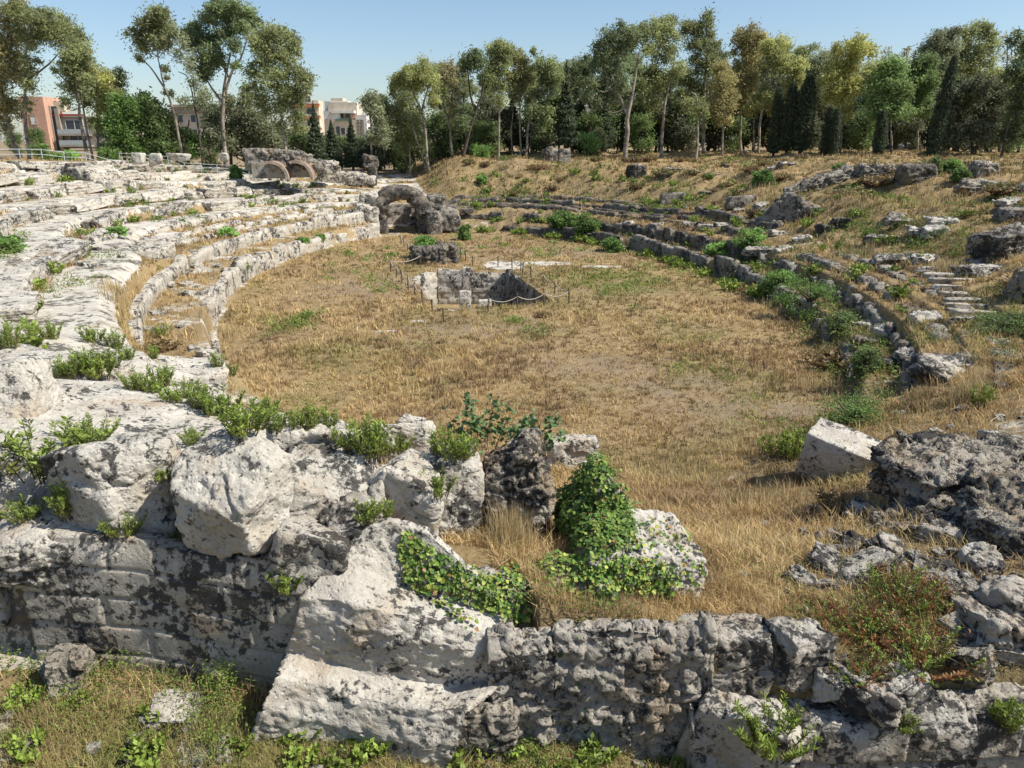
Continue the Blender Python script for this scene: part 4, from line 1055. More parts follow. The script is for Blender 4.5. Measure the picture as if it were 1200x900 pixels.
# cut blocks along the left rim path
for (u, v, d, sz, lb) in [(162, 186, 92, (1.3, 1, 1.3), 'leftmost of the pale squared blocks on the left rim beside the railing'), (183, 186, 93, (1.4, 1, 1.2), 'pale squared block on the left rim, second from the left by the railing'),
                          (211, 184, 94, (2.0, 1, .8), 'long flat pale block on the left rim by the green railing'), (263, 184, 96, (.8, .8, 1.0), 'small narrow pale block on the left rim nearest the rubble ruin')]:
    V, Fq = poly(14, sz, 470 + u, 2, 26)
    o = link('stone_block', mesh('stone_block', roughen(V, Fq, u, .04, 2, 3), Fq, M['white_rock'], True), None, Q(u, v, d)); tag(o, lb, 'block')
# ---------------------------------------------------------------- trees
def leafcloud(pts, L, W, seed, droop=.6, cl=None, jit=.35):
    """small folded leaf sprays at pts"""
    r = np.random.default_rng(seed); n = len(pts)
    a = r.normal(0, 1, (n, 3)); a[:, 2] = a[:, 2] * .6 - droop; a /= np.linalg.norm(a, axis=1)[:, None]
    b = np.cross(a, r.normal(0, 1, (n, 3))); b /= np.linalg.norm(b, axis=1)[:, None] + 1e-9
    l = L * r.uniform(.6, 1.35, n)[:, None]; w = W * r.uniform(.6, 1.3, n)[:, None]
    c = np.cross(a, b)
    V = np.stack([pts - a * l * .5, pts + b * w * .5 + c * w * .15, pts + a * l * .5, pts - b * w * .5 + c * w * .15], 1).reshape(-1, 3)
    k = np.arange(n)[:, None] * 4
    F = np.concatenate([k + [[0, 1, 2]], k + [[0, 2, 3]]])
    col = None
    if cl is not None:
        col = np.repeat(np.clip(cl * (1 + r.normal(0, jit, (n, 1)) * .5), .005, 1), 4, 0)
    return V, F, col

def crownpts(c, r3, n, seed, sub=10, tight=.52):
    r = np.random.default_rng(seed)
    d = r.normal(0, 1, (sub, 3)); d /= np.linalg.norm(d, axis=1)[:, None]
    cc = d * (r.uniform(.15, .85, (sub, 1)) ** .6)
    k = r.integers(0, sub, n)
    sc_ = r.uniform(.6, 1.2, (sub, 1))
    p = cc[k] + r.normal(0, tight * .55, (n, 3)) * sc_[k] * np.array([1, 1, .75])
    out = r.random(n) < .2; p = np.where(out[:, None], p * 1.35 + r.normal(0, .12, (n, 3)) - np.array([0, 0, .15]), p)
    return c + p * np.array(r3), k

EUC = np.array([.225, .245, .11]); EUD = np.array([.155, .19, .09]); EUY = np.array([.33, .33, .115]); BRN = np.array([.27, .21, .095]); OLV = np.array([.21, .225, .13])
PINE = np.array([.12, .165, .06]); DRK = np.array([.068, .088, .05]); GRN = np.array([.125, .20, .055])

def limb(b, p0, p1, r0, r1, seed, sag=.12, k=5):
    r = np.random.default_rng(seed); t = np.linspace(0, 1, 6)[:, None]
    L = np.linalg.norm(p1 - p0)
    P = p0 + (p1 - p0) * t + np.sin(t * math.pi) * (r.normal(0, .06, 3) * L + np.array([0, 0, -sag * L * .3]))
    b.tube(P, r0 + (r1 - r0) * t[:, 0], k)

def tree(label, group, d, trunks, clumps, col, seed, dens=1.0, wpx=4.5, bark='bark', L=.46, W=.15, deep=.55, name='eucalyptus_tree', loc=None):
    """trunks: photo-drawn polylines from the ground up; clumps (u, v, radius): foliage masses"""
    r = np.random.default_rng(seed)
    b0 = Q(trunks[0][0][0], trunks[0][0][1], d); zg = Z1(b0[0], d) - .25
    base = np.array([b0[0], d, zg])
    root = thing(name, label, 'tree', base, 0, group)
    tb = MB(); nodes = []
    for ti, tr in enumerate(trunks):
        P = [Q(u, v, d) + np.array([0, .25 * ti, 0]) for u, v in tr]
        if ti == 0 or abs(tr[0][1] - trunks[0][0][1]) < 14: P[0] = np.array([P[0][0], P[0][1], zg])
        P = np.array(P) - base
        n = len(P); t = np.linspace(0, n - 1, n * 5)
        PP = np.stack([np.interp(t, np.arange(n), P[:, i]) for i in range(3)], 1)
        PP[1:-1] = (PP[:-2] + PP[1:-1] * 2 + PP[2:]) / 4; PP[1:-1] = (PP[:-2] + PP[1:-1] * 2 + PP[2:]) / 4
        PP[:, :2] += .10 * np.stack([vn(np.c_[PP[:, 2] * .5, PP[:, 2] * 0 + seed + i, PP[:, 2] * 0 + ti]) for i in range(2)], 1)
        w = mpp(150, d) * wpx * (1 if ti == 0 else .7)
        rad = .78 * w / 2 * np.linspace(1.15, .38, len(PP))
        tb.tube(PP, rad, 8); nodes += [(p, q) for p, q in zip(PP, rad)]
    ndp = np.array([p for p, _ in nodes]); ndr = np.array([q for _, q in nodes])
    Vs, Fs, Cs = [], [], []; k = 0
    cen = []
    span = max(1.0, (max(c[0] for c in clumps) - min(c[0] for c in clumps)) * mpp(100, d) * .5)
    for ci, (u, v, rp) in enumerate(clumps):
        m = mpp(v, d); c = Q(u, v, d + np.clip(r.normal(0, .5), -1, 1) * span * deep) - base; rr_ = rp * m * 1.24; cen.append((c, rr_))
        n = int(290 * dens * (rr_ / 1.0) ** 1.75 / max(.35, (L / .62) * (W / .2))) + 20
        p, kk = crownpts(c, (rr_ * 1.05, rr_ * 1.2, rr_ * 1.05), n, seed * 100 + ci)
        sh = r.normal(0, .12); cc = np.array(col) * (1 + sh) * (1 + .16 * r.normal(0, 1, (10, 1)))[kk]
        V, F, Cc = leafcloud(p, L, W, seed * 77 + ci, .6, cc)
        Vs.append(V); Fs.append(F + k); Cs.append(Cc); k += len(V)
        # limb from the trunk: closest node that lies lower
        below = ndp[:, 2] < c[2] - rr_ * .3
        dist = np.linalg.norm(ndp - c, axis=1) + np.where(below, 0, 60) + .6 * np.abs(np.linalg.norm(ndp - c, axis=1) - rr_ * 1.6)
        j = int(np.argmin(dist))
        limb(tb, ndp[j], c, min(ndr[j] * .6, .05 + rr_ * .045), .03, seed + ci, 1)
        for q in range(4):
            limb(tb, c + (ndp[j] - c) * .25, p[int(r.integers(len(p)))], .035, .012, seed * 3 + ci * 5 + q, 0, 4)
    cc_ = np.array([q[0] for q in cen]); cr_ = np.array([q[1] for q in cen])
    dm = np.linalg.norm(cc_[:, None] - cc_[None], axis=2); ok = (dm < 1.5 * (cr_[:, None] + cr_[None])) & (dm > .01); pi, pj = np.nonzero(ok)
    if len(pi) and dens > .3:
        nn = int(110 * dens * len(cen) * (.62 * .2) / (L * W)); k_ = r.integers(0, len(pi), nn // 12 + 1).repeat(12)[:nn]; t_ = r.uniform(.15, .85, nn // 12 + 1).repeat(12)[:nn, None]
        p = cc_[pi[k_]] * (1 - t_) + cc_[pj[k_]] * t_ + r.normal(0, .42, (nn, 3)) + r.normal(0, .4, (nn // 12 + 1, 3)).repeat(12, 0)[:nn]
        V, F, Cc = leafcloud(p, L, W, seed * 91, .6, np.array(col) * .95 * (1 + .12 * r.normal(0, 1, (nn, 1)))); Vs.append(V); Fs.append(F + k); Cs.append(Cc)
    link('trunk', tb.mesh('trunk', M[bark], True), root)
    link('crown', mesh('crown', np.concatenate(Vs), np.concatenate(Fs), M['tree_leaf'], False, np.concatenate(Cs)), root)
    return root

T = 'trees behind the ruins'
tree('brownish eucalyptus leaning at the extreme left edge, in front of the pink building', T, 112, [[(24, 181), (14, 160), (6, 130), (0, 95), (-4, 70)]], [(0, 60, 18), (6, 95, 17), (16, 40, 13), (-10, 80, 18), (12, 128, 11), (22, 76, 10), (2, 148, 9), (-12, 115, 16), (-15, 45, 15), (8, 18, 11), (20, 10, 9)], EUC * .5 + BRN * .5, 1, wpx=6)
tree('tall eucalyptus at left with a long bare limb arching right over the pink building', T, 110, [[(34, 182), (30, 150), (28, 95), (31, 58), (36, 35)], [(28, 96), (45, 84), (60, 72), (72, 58)]], [(20, 10, 10), (32, 20, 10), (45, 26, 10), (58, 24, 10), (72, 28, 10), (84, 40, 9), (55, 38, 10), (40, 46, 9), (70, 46, 9), (36, 72, 8), (32, 98, 7), (30, 122, 6), (24, 40, 8), (88, 54, 7)], EUC, 2, wpx=5)
tree('pale trunked eucalyptus forking before the grey apartment wing', T, 108, [[(102, 183), (95, 145), (91, 112), (88, 90)], [(108, 184), (99, 145), (95, 115), (93, 80)], [(91, 115), (78, 98), (60, 80)]], [(92, 48, 9), (85, 62, 10), (98, 62, 9), (80, 78, 9), (95, 82, 10), (104, 98, 8), (82, 98, 8), (75, 120, 5), (98, 116, 8), (90, 105, 7), (64, 82, 3)], EUC, 3, wpx=5)
tree('light yellow green eucalyptus right of the forking pale trunk', T, 111, [[(115, 182), (114, 150), (113, 120), (113, 95)]], [(112, 85, 8), (119, 93, 9), (126, 108, 9), (108, 106, 8), (118, 124, 9), (124, 146, 7), (111, 146, 6), (130, 125, 7), (116, 108, 8)], EUY * .7 + EUC * .3, 4, wpx=3.5)
tree('dark round headed tree showing between yellow green and leaning eucalyptus', T, 126, [[(137, 184), (137, 130), (138, 105)]], [(132, 90, 7), (139, 96, 8), (137, 108, 7), (141, 86, 5), (136, 125, 8)], DRK * 1.2, 5, bark='dark_bark', name='dense_tree')
for i, (lb, cl, co_) in enumerate([('bright green bushy pine behind the left railing', [(140, 122, 10), (152, 126, 11), (147, 148, 13), (135, 145, 10), (142, 166, 12), (156, 168, 12)], GRN), ('dark green bushy pine left of the leaning bare trunk', [(168, 118, 10), (178, 132, 12), (165, 145, 14), (182, 152, 12), (172, 170, 13), (190, 170, 11)], PINE * .85), ('olive green bushy tree under the leaning bare trunk', [(180, 125, 7), (192, 138, 10), (200, 152, 12), (188, 158, 11), (205, 172, 11), (196, 176, 10)], EUC * .75), ('round green shrubby tree before the cream building', [(214, 158, 9), (222, 166, 9), (212, 174, 10), (228, 176, 8)], GRN * .9)]):
    x0 = sum(c[0] for c in cl) / len(cl)
    tree(lb, T, 104 + 3 * i, [[(x0, 186), (x0, 165), (x0 + 2, 140)]], cl, co_, 10 + i, 1.35, bark='dark_bark', L=.5, W=.22, name='bushy_tree')
tree('tall thin eucalyptus leaning left, bare trunk with a feathery top', T, 107, [[(214, 184), (204, 134), (197, 112), (189, 90), (185, 66)], [(193, 104), (176, 80), (163, 66)]], [(180, 14, 8), (190, 14, 8), (170, 28, 9), (160, 40, 9), (178, 36, 10), (191, 32, 9), (198, 44, 8), (166, 54, 7), (185, 52, 8), (194, 80, 4), (196, 92, 3), (198, 110, 4), (163, 68, 4)], EUC * .8 + OLV * .2, 20, wpx=4)
tree('thin sparse eucalyptus sapling with wispy leaves before the cream building', T, 103, [[(237, 184), (232, 145), (226, 112), (218, 88), (208, 84)], [(228, 118), (226, 90), (216, 60)]], [(214, 52, 7), (210, 66, 7), (221, 78, 7), (240, 110, 8), (236, 122, 7), (217, 120, 7), (226, 96, 6), (245, 125, 5)], OLV * 1.1, 21, .38, wpx=2.8, bark='dark_bark')
tree('tallest dark eucalyptus at left with pale forking limbs and gaps of sky', T, 109, [[(263, 184), (261, 140), (262, 108), (265, 85), (270, 62)], [(262, 110), (272, 82), (283, 68), (288, 45)], [(261, 122), (248, 104), (240, 92)], [(264, 90), (256, 60), (252, 35)]], [(250, 6, 10), (262, 8, 10), (275, 10, 9), (288, 14, 9), (298, 24, 8), (244, 20, 8), (268, 24, 10), (283, 30, 9), (226, 32, 8), (222, 46, 9), (234, 44, 10), (240, 60, 10), (250, 48, 8), (258, 70, 8), (272, 52, 8), (246, 80, 8), (230, 74, 7), (277, 78, 5), (238, 88, 6), (262, 38, 7)], EUD, 22, 1.1, wpx=6)
tree('broad olive green eucalyptus drooping over the rubble ruin, white trunk below', T, 104, [[(336, 184), (333, 158), (329, 125), (325, 90), (322, 60)], [(330, 130), (342, 105), (352, 85)], [(327, 100), (312, 80), (306, 60)]], [(310, 44, 10), (324, 40, 10), (338, 46, 9), (347, 56, 8), (300, 54, 9), (315, 62, 11), (334, 72, 11), (350, 84, 9), (358, 96, 8), (301, 82, 11), (320, 92, 12), (341, 104, 10), (296, 108, 10), (315, 122, 11), (335, 126, 9), (351, 114, 8), (330, 148, 7), (346, 138, 7), (352, 150, 6)], EUC * .9, 23, 1.05, wpx=4.5)
tree('dense dark olive tree filling the gap beneath the tallest eucalyptus', T, 115, [[(270, 184), (268, 160), (266, 130)]], [(255, 138, 12), (275, 138, 12), (265, 122, 10), (250, 156, 10), (280, 156, 12), (295, 138, 11), (300, 158, 11), (265, 168, 11), (290, 118, 9), (286, 174, 10), (310, 150, 10), (308, 172, 10), (322, 168, 9)], OLV * .65, 24, 1.3, bark='dark_bark', L=.5, W=.22, name='dense_tree')
tree('small pale green eucalyptus rising before the white apartment block', T, 113, [[(436, 192), (434, 150), (432, 122)]], [(427, 118, 5), (438, 114, 6), (432, 128, 6), (441, 128, 7), (446, 140, 9), (438, 158, 9), (450, 160, 9)], OLV, 25, .8, wpx=3)
tree('bushy mid green eucalyptus left of the crossed leaning trunks', T, 118, [[(481, 195), (480, 165), (476, 130)]], [(452, 128, 9), (465, 138, 11), (470, 118, 8), (481, 148, 11), (462, 158, 11), (478, 170, 9), (490, 165, 9)], EUC * .8, 26, 1.1, wpx=2.5)
tree('eucalyptus with two crossed leaning pale trunks on the far crest', T, 116, [[(502, 196), (498, 155), (493, 125), (482, 105)], [(501, 196), (489, 165), (482, 140), (478, 112)], [(494, 130), (500, 108), (504, 92)]], [(462, 99, 6), (470, 92, 7), (480, 84, 7), (490, 80, 8), (500, 78, 8), (505, 90, 8), (494, 94, 7), (508, 118, 7), (512, 104, 6), (482, 98, 6), (460, 110, 4)], EUY * .4 + EUC * .6, 27, .95, wpx=4)
tree('thin half bare eucalyptus with brownish leaves on the far crest', T, 120, [[(530, 192), (527, 150), (518, 115), (514, 85)], [(526, 140), (532, 100), (528, 76)]], [(520, 80, 6), (530, 75, 6), (528, 91, 6), (535, 104, 6), (516, 100, 5), (535, 120, 7), (530, 136, 6), (522, 90, 5)], OLV * .6 + BRN * .5, 28, .5, wpx=4)
tree('dark trunked eucalyptus bending right over the far crest', T, 117, [[(542, 192), (549, 158), (560, 125), (566, 108), (566, 85)], [(557, 130), (550, 105), (547, 80)]], [(548, 70, 7), (556, 62, 7), (545, 80, 6), (561, 74, 7), (568, 90, 6), (546, 130, 8), (540, 148, 8)], EUD * .9, 29, .9, wpx=5, bark='dark_bark')
tree('straight pale eucalyptus with the highest crown of the middle group', T, 119, [[(584, 190), (585, 140), (585, 100), (584, 70)]], [(578, 62, 8), (585, 54, 8), (592, 60, 8), (575, 74, 8), (580, 88, 8), (590, 78, 8), (585, 100, 7), (572, 92, 6), (586, 118, 6)], EUC, 30, wpx=3.4)
tree('straight pale eucalyptus with drooping olive crown, right of the highest one', T, 122, [[(610, 189), (610, 150), (609, 110), (606, 75)], [(600, 189), (599, 150), (602, 115)]], [(600, 64, 8), (608, 68, 9), (616, 76, 8), (604, 86, 9), (597, 100, 8), (612, 98, 8), (605, 114, 7), (617, 90, 6)], EUC * .8 + BRN * .2, 31, wpx=3)
tree('pale eucalyptus leaning right at the end of the middle group', T, 121, [[(616, 189), (619, 150), (624, 125), (632, 100), (636, 82)]], [(625, 60, 4), (632, 76, 6), (645, 78, 8), (652, 88, 7), (640, 93, 8), (649, 104, 7), (630, 110, 7), (625, 130, 8), (640, 135, 8), (636, 152, 8)], EUD * .6 + EUC * .4, 32, .95, wpx=3.4)
tree('big spreading dark eucalyptus starting the right hand wood', T, 113, [[(733, 186), (735, 145), (738, 120), (745, 88), (748, 62)], [(736, 135), (722, 105), (712, 70)], [(740, 112), (728, 85), (724, 55)]], [(702, 54, 8), (712, 44, 8), (725, 37, 9), (738, 34, 9), (700, 72, 8), (692, 95, 7), (689, 110, 7), (704, 100, 9), (715, 80, 9), (725, 60, 10), (740, 54, 9), (730, 95, 8), (712, 115, 8), (700, 120, 7)], EUD * .8 + OLV * .2, 40, wpx=7)
tree('tall eucalyptus with a white trunk, second of the right hand wood', T, 115, [[(774, 185), (776, 150), (778, 125), (785, 95), (792, 62)], [(778, 125), (768, 90), (762, 55)]], [(752, 37, 9), (765, 31, 9), (778, 27, 10), (786, 39, 9), (765, 54, 10), (780, 60, 10), (760, 85, 9), (775, 90, 9), (791, 80, 9), (752, 104, 8), (764, 118, 8)], EUC, 41, wpx=4.5)
tree('very tall eucalyptus with a small leader above its round crown', T, 117, [[(825, 184), (825, 145), (826, 110), (828, 60), (829, 28)]], [(805, 37, 9), (818, 34, 9), (828, 18, 4), (832, 24, 4), (833, 44, 8), (840, 60, 8), (815, 60, 10), (830, 75, 10), (845, 70, 7), (810, 94, 11), (826, 100, 10), (800, 112, 8), (818, 118, 9)], EUC * .9, 42, wpx=5)
tree('curving white trunked eucalyptus with a broken top before the wood', T, 110, [[(816, 185), (817, 160), (817, 135), (816, 112), (810, 108)]], [(806, 122, 6), (824, 128, 5)], EUC, 43, wpx=4.5)
tree('brown tinged drooping eucalyptus beside the tall leader', T, 112, [[(846, 184), (847, 160), (849, 130), (850, 100)]], [(845, 75, 8), (850, 95, 10), (841, 110, 9), (853, 130, 9), (842, 136, 8), (858, 112, 8), (838, 122, 7)], BRN * .55 + EUC * .45, 44, wpx=3.6)
tree('rust coloured eucalyptus crown in the right hand wood', T, 118, [[(868, 184), (868, 150), (870, 110), (875, 65)]], [(868, 44, 8), (880, 41, 9), (890, 44, 8), (869, 60, 8), (885, 61, 10), (872, 80, 8), (881, 95, 9), (864, 100, 7), (872, 118, 8)], BRN * .6 + EUC * .4, 45, wpx=4)
tree('yellowish eucalyptus with an open crown right of the rust coloured one', T, 114, [[(888, 184), (890, 145), (895, 110), (902, 75)], [(886, 184), (884, 150), (888, 125)], [(896, 108), (915, 88), (930, 75)]], [(900, 52, 8), (912, 52, 8), (922, 57, 7), (905, 70, 9), (918, 75, 8), (930, 80, 7), (940, 74, 7), (895, 110, 9), (926, 100, 7), (936, 94, 6), (905, 122, 8), (880, 128, 8)], EUY * .5 + EUC * .5, 46, wpx=4)
tree('bright yellow green eucalyptus with a forked white trunk', T, 106, [[(984, 186), (986, 160), (988, 130), (994, 95), (1000, 65)], [(982, 186), (981, 160), (976, 135)]], [(985, 58, 8), (998, 55, 9), (1008, 52, 8), (1018, 60, 7), (1000, 75, 10), (980, 80, 9), (971, 90, 9), (990, 95, 10), (985, 115, 10), (1006, 100, 8), (995, 130, 7), (975, 108, 8)], EUY, 47, wpx=3.6)
tree('greyish eucalyptus standing behind the yellow green one', T, 124, [[(960, 184), (960, 140), (960, 90)]], [(953, 74, 9), (965, 67, 8), (961, 92, 10), (948, 92, 8), (972, 78, 8), (956, 112, 9), (968, 120, 9)], OLV * .85, 48, bark='dark_bark')
tree('umbrella topped pine with a straight pinkish trunk', T, 104, [[(1045, 184), (1044, 150), (1043, 110), (1044, 80)]], [(1035, 80, 7), (1045, 75, 8), (1056, 81, 8), (1030, 94, 8), (1048, 98, 10), (1040, 112, 10), (1060, 108, 9), (1024, 117, 8), (1050, 128, 9), (1030, 134, 8), (1062, 128, 7)], PINE * 1.35, 49, 1.2, wpx=3, L=.5, W=.18, name='pine_tree')
tree('green pine with dead lower branches left of the leaning cypress', T, 107, [[(1075, 184), (1075, 150), (1077, 110), (1080, 80)]], [(1070, 78, 8), (1082, 72, 8), (1093, 72, 6), (1075, 94, 9), (1091, 95, 8), (1080, 114, 9), (1070, 130, 8), (1090, 128, 8)], PINE * 1.2, 50, 1.15, wpx=3, L=.5, W=.18, name='pine_tree')
tree('flat topped grey green eucalyptus behind the leaning cypress', T, 118, [[(1105, 184), (1106, 130), (1104, 80), (1102, 55)]], [(1084, 62, 7), (1094, 50, 8), (1104, 43, 8), (1117, 40, 8), (1100, 60, 8), (1116, 56, 8), (1108, 76, 8)], OLV * .8, 51, 1.05, bark='dark_bark')
tree('tall rounded eucalyptus with yellow green clumps near the right edge', T, 120, [[(1150, 184), (1150, 130), (1148, 80), (1147, 45)]], [(1135, 36, 8), (1146, 33, 8), (1158, 39, 7), (1164, 52, 7), (1130, 55, 8), (1145, 58, 10), (1155, 75, 8), (1140, 80, 8), (1128, 76, 8)], EUC, 52, 1.05)
tree('wide dark grey green olive like tree at the right', T, 100, [[(1140, 186), (1138, 165), (1134, 140)], [(1142, 186), (1152, 150), (1158, 125)]], [(1130, 110, 12), (1150, 100, 11), (1166, 110, 11), (1114, 125, 10), (1140, 128, 13), (1165, 135, 12), (1120, 148, 10), (1145, 152, 11), (1102, 132, 8), (1110, 165, 9), (1165, 160, 10)], OLV * .55, 53, 1.3, bark='dark_bark', L=.5, W=.2, name='olive_tree')
tree('dark trunked tree leaning left at the right picture edge', T, 97, [[(1172, 189), (1180, 155), (1190, 115), (1197, 80)]], [(1190, 45, 6), (1200, 55, 8), (1186, 84, 8), (1202, 88, 10), (1195, 110, 9), (1190, 130, 11), (1208, 125, 11), (1200, 150, 11), (1186, 160, 9), (1215, 100, 12)], EUD * .75, 54, 1.1, wpx=4, bark='dark_bark')
for i, (u, v, lb) in enumerate([(1040, 62, 'leafless twiggy treetop above the umbrella pine'), (1062, 60, 'leafless twiggy treetop right of the umbrella pine'), (1180, 45, 'bare twiggy tree near the right edge against the sky')]):
    tree(lb, T, 126, [[(u, 184), (u - 2, 130), (u, v + 20), (u + 1, v)]], [(u - 4, v + 8, 6), (u + 5, v + 6, 6), (u, v - 2, 5), (u - 6, v + 22, 6), (u + 7, v + 20, 6)], OLV * .6 + BRN * .6, 60 + i, .14, wpx=2.5, bark='dark_bark', name='bare_tree')

def autotree(name, label, group, loc, h, w, kind, col, seed, L=.5, W=.2, n=3200, bark='dark_bark', root=None):
    r = np.random.default_rng(seed)
    root = thing(name, label, 'tree', loc, 0, group)
    tb = MB(); P = np.array([[0, 0, -.3], [0, 0, h * .3], [.02 * h, 0, h * .6], [0, 0, h * .93]])
    tb.tube(P, np.array([.02, .016, .01, .003]) * h + .03, 7)
    t = r.uniform(0, 1, n)
    if kind == 'cypress':
        z = .06 + .94 * t; rad = w / 2 * np.minimum(1, np.sin(np.clip(z, 0, 1) * math.pi * .93 + .12) ** .5 * 1.1) * (1 - .25 * z)
        rr_ = rad * (r.uniform(.35, 1.05, n)); a = r.uniform(0, 2 * math.pi, n)
        p = np.c_[rr_ * np.cos(a), rr_ * np.sin(a), z * h]; dr = -1.4
    elif kind == 'fir':
        t = 1 - np.sqrt(t) * .93; lay = np.mod(t * 13 + .1 * r.normal(0, 1, n), 1)
        rr_ = w / 2 * (1 - t) * (.45 + .6 * lay) * r.uniform(.2, 1.05, n) ** .6; a = r.uniform(0, 2 * math.pi, n)
        lob = 1 + .18 * np.sin(a * 3 + t * 17)
        p = np.c_[rr_ * lob * np.cos(a), rr_ * lob * np.sin(a), t * h * .97 + .06 * h - .1 * rr_]; dr = .5
        for q in range(26):
            zz = r.uniform(.12, .9); an = r.uniform(0, 6.28); le = w / 2 * (1 - zz) * .85
            limb(tb, np.array([0, 0, zz * h]), np.array([le * math.cos(an), le * math.sin(an), zz * h - .1 * le]), .05, .015, seed + q, 0, 4)
    else:
        K = 26; cz = r.uniform(.16, .92, K); a = r.uniform(0, 6.28, K); ra = w / 2 * np.sqrt(np.clip(1 - ((cz - .5) / .52) ** 2, 0.05, 1)) * r.uniform(.3, .85, K)
        cc = np.c_[ra * np.cos(a), ra * np.sin(a), cz * h]; k = r.integers(0, K, n)
        p = cc[k] + r.normal(0, 1, (n, 3)) * np.array([w, w, h * .75]) * .085; dr = .3
        for q in range(K): limb(tb, np.array([0, 0, min(cz[q] * h * .6, .5 * h)]), cc[q], .07, .015, seed + q, 0, 4)
        cl = np.array(col) * (1 + .2 * r.normal(0, 1, (K, 1)))[k]
    if kind != 'round': cl = np.array(col) * (1 + .15 * r.normal(0, 1, (n, 1)))
    V, F, Cc = leafcloud(p, L, W, seed, dr, cl)
    link('trunk', tb.mesh('trunk', M[bark], True), root)
    link('crown', mesh('crown', V, F, M['tree_leaf'], False, Cc), root)
    return root

EU_ = [o_ for o_ in C.objects if o_.get('label') in ('straight pale eucalyptus with the highest crown of the middle group', 'tall eucalyptus with a white trunk, second of the right hand wood', 'very tall eucalyptus with a small leader above its round crown', 'yellowish eucalyptus with an open crown right of the rust coloured one', 'big spreading dark eucalyptus starting the right hand wood')]
for k, u in enumerate([450, 476, 520, 548, 572, 622, 655, 670, 690, 708, 728, 748, 772, 800, 838, 862, 902, 918, 942, 962, 1010, 1030, 1058, 1078, 1098, 1122, 1140, 1160, 1182, 1205, 870, 930, 975, 1046, 1110]):
    d = 130 + rng.uniform(-3, 8); c = Q(u, 180, d); s_ = rng.uniform(.62, .8) if u < 680 else rng.uniform(.68, .92)
    dup(EU_[int(rng.integers(len(EU_)))], (c[0], d, Z1(c[0], d) - .2), (0, 0, rng.uniform(0, 6)), (s_ * 1.1, s_ * 1.1, s_), 'pale green eucalyptus filling the wood behind the front row of trees', 'eucalyptus trees deeper in the wood')
cyp = None
for (u, v, d, h, w, lb, tilt) in [(906, 183, 108, 8.6, 1.9, 'slim dark cypress, leftmost in the right hand wood', 0), (921, 183, 107, 9.0, 2.1, 'slim dark cypress, second from the left in the right hand wood', 0), (937, 184, 106, 9.6, 2.8, 'broader dark cypress, third from the left in the right hand wood', .02),
                          (966, 185, 104, 6.0, 1.7, 'short dark cypress left of the forked white trunk', .02), (975, 185, 103, 5.8, 1.5, 'short dark cypress touching the forked white trunk', 0), (1028, 185, 102, 5.6, 1.8, 'short dark cypress left of the umbrella pine', 0), (1090, 186, 98, 11.8, 1.9, 'tall leaning dark cypress near the right, its top tilted right', .09)]:
    c = Q(u, v, d); loc = (c[0], d, Z1(c[0], d) - .1)
    if cyp is None: cyp = autotree('cypress_tree', lb, 'cypresses in the wood', loc, 9, 2, 'cypress', DRK * .85, 70, .4, .15, 3600); o = cyp
    else: o = dup(cyp, loc, label=lb)
    o.scale = (w / 2, w / 2, h / 9); o.rotation_euler = (0, tilt, u)
    if tilt: o.rotation_euler = (0, tilt, 0)
fir = None
for (u, d, h, w, lb) in [(371, 118, 9.5, 4.6, 'dark pointed conifer before the left of the white apartment block'), (390, 120, 7.4, 4.4, 'shorter dark conifer before the middle of the white apartment block'), (413, 121, 7.8, 4.4, 'dark conifer before the right of the white apartment block'),
                         (662, 122, 13.0, 5.2, 'tall pointed dark conifer in the gap between the two woods'), (680, 128, 9.0, 4.6, 'lower dark conifer right of the tall pointed one'), (600, 130, 8.6, 5.0, 'dark conifer behind the pale trunks of the middle group'), (707, 125, 8.4, 5.0, 'dark conifer at the left edge of the right hand wood')]:
    c = Q(u, 180, d); loc = (c[0], d, Z1(c[0], d) - .1)
    if fir is None: fir = autotree('conifer_tree', lb, 'dark conifers', loc, 10, 4.6, 'fir', DRK, 71, .5, .2, 4200); o = fir
    else: o = dup(fir, loc, label=lb)
    o.scale = (w / 4.6, w / 4.6, h / 10); o.rotation_euler = (0, 0, u)
rt = [autotree('dark_tree', 'dark bushy tree crowding the understory of the wood', 'dark trees of the understory', (0, 170, 0), 9, 7, 'round', c_, 80 + i, .55, .26, 3400) for i, c_ in enumerate((DRK * 1.15, PINE * .75, OLV * .5, PINE * .95))]
k = 0
for u, hh in [(u_, h_) for u_, h_ in zip(np.arange(352, 1260, 17.5), np.interp(np.arange(352, 1260, 17.5), [350, 420, 450, 520, 620, 690, 720, 760, 900, 1000, 1100, 1250], [5, 6, 8.5, 8.5, 8.5, 7, 7.5, 9.5, 11, 9.5, 10.5, 11]))]:
    d = 128 + rng.uniform(-3, 9); c = Q(u, 180, d); loc = (c[0] + rng.uniform(-1, 1), d, Z1(c[0], d) - .2)
    s = hh / 9 * rng.uniform(.85, 1.15)
    if k < 4: o = rt[k]; o.location = loc
    else: o = dup(rt[int(rng.integers(4))], loc)
    o.scale = (s * .95, s * .95, s); o.rotation_euler = (0, 0, rng.uniform(0, 6)); k += 1
for u, d, h in [(470, 124, 4.5), (528, 124, 4.5), (556, 126, 5), (575, 126, 5.5), (640, 126, 6), (690, 124, 6.5), (700, 122, 4), (752, 124, 6), (800, 124, 6), (860, 124, 5.5), (950, 118, 6), (1010, 116, 6.5), (1060, 116, 6.5), (1120, 112, 6), (1180, 108, 6), (45, 122, 4.6), (20, 124, 4), (130, 124, 6), (245, 124, 4.5), (300, 122, 6), (335, 122, 6), (355, 120, 6), (440, 122, 5.5), (425, 122, 4.5)]:
    c = Q(u, 180, d); o = dup(rt[int(rng.integers(4))], (c[0], d, Z1(c[0], d) - .2), (0, 0, rng.uniform(0, 6)), h / 9)
